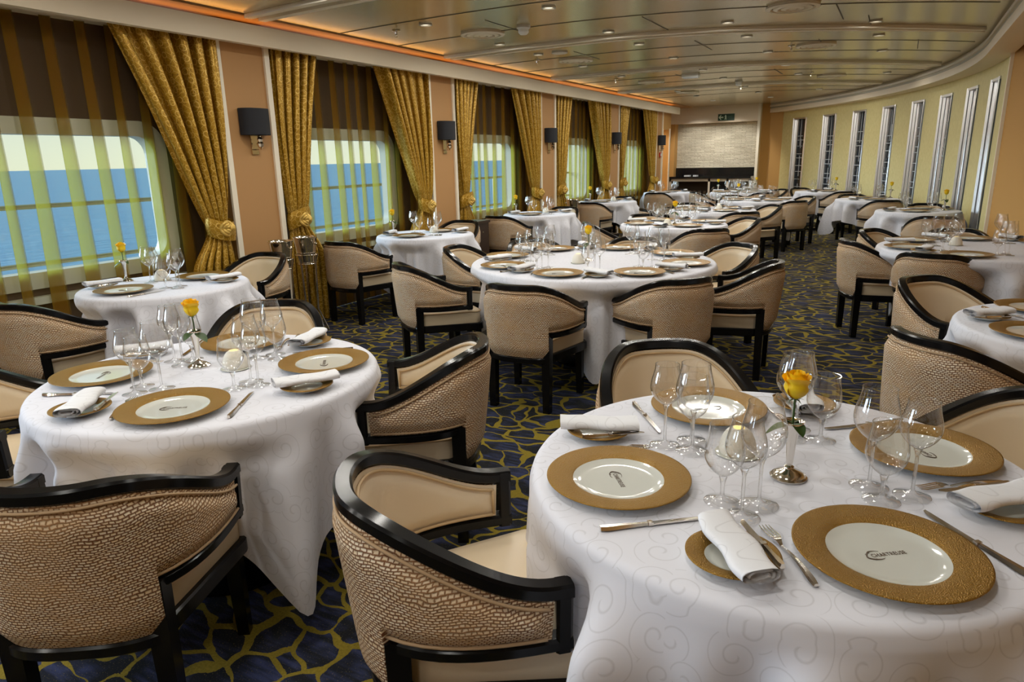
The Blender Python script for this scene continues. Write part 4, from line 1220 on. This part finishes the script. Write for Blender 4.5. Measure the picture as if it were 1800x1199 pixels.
for z in (.516, .12):
    for x in [-4.88+.12*i for i in range(7)]+[-3.5+.11*i for i in range(4)]:
        thing('tumbler', tum, 'clear tumbler on the open shelf of the service counter', 'glass', 'tumblers on the counter shelves', (x, cy0+.14, z))
for x, nm in ((-4.62,'larger'),(-4.42,'smaller')):
    w = .07 if nm == 'larger' else .05
    thing('serving_tray', bx(-w,-.06,0,w,.06,.03).mesh('tray', M['lattice'], False), '%s small white dish on the black counter worktop' % nm, 'dish', 'small dishes on the counter', (x, cy0+.25, .975))
# exit sign
sg = [('board', bx(-.19,-.02,-.075,.19,0,.075).mesh('sg_b', M['exit_green'], False))]
ar = MB(); ar.poly_prism([(-.175,0),(-.125,.055),(-.108,.055),(-.135,.014),(-.065,.014),(-.065,-.014),(-.135,-.014),(-.108,-.055),(-.125,-.055)], 0, .003)
ar.v = [(x, -.021-z, y) for x,y,z in ar.v]
mn = MB(); mn.poly_prism([(-.03,.05),(.0,.05),(.0,.02),(.012,.01),(.004,-.005),(.004,-.02),(.012,-.055),(-.002,-.055),(-.012,-.025),(-.024,-.055),(-.036,-.05),(-.022,-.015),(-.022,.01),(-.034,.0),(-.04,.008),(-.022,.03)], 0, .003)
mn.v = [(x, -.021-z, y) for x,y,z in mn.v]
tx = bpy.data.curves.new('exit_text', 'FONT'); tx.body = 'EXIT'; tx.size = .055; tx.extrude = .001
to = bpy.data.objects.new('exit_tmp', tx); COL.objects.link(to); dg = bpy.context.evaluated_depsgraph_get(); dg.update()
tm = bpy.data.meshes.new_from_object(to.evaluated_get(dg)); bpy.data.objects.remove(to)
lt = MB(); lt.v = [(.035+p.co.x, -.0215-p.co.z, -.012+p.co.y) for p in tm.vertices]
for p in tm.polygons: lt.face(tuple(p.vertices))
sg += [('arrow', ar.mesh('sg_a', M['sign_white'], False)), ('running_figure', mn.mesh('sg_m', M['sign_white'], False)), ('lettering', lt.mesh('sg_t', plain('sign_dim', srgb(70,110,90), .5), False))]
thing('exit_sign', sg, 'green emergency exit sign with a white arrow above the stone wall', 'sign', None, (-3.78,FAR-.255,2.33))

# ------------------------------------------------------------------ view
scene.view_settings.view_transform = 'Standard'
try: scene.view_settings.look = 'None'
except Exception: pass
scene.view_settings.gamma = 1.0; scene.view_settings.exposure = 0.1; scene.view_settings.use_curve_mapping = False
cy_ = scene.cycles
cy_.max_bounces = 12; cy_.diffuse_bounces = 5; cy_.glossy_bounces = 4; cy_.transmission_bounces = 10; cy_.transparent_max_bounces = 40
cy_.caustics_reflective = False; cy_.caustics_refractive = False; cy_.sample_clamp_indirect = 6.0
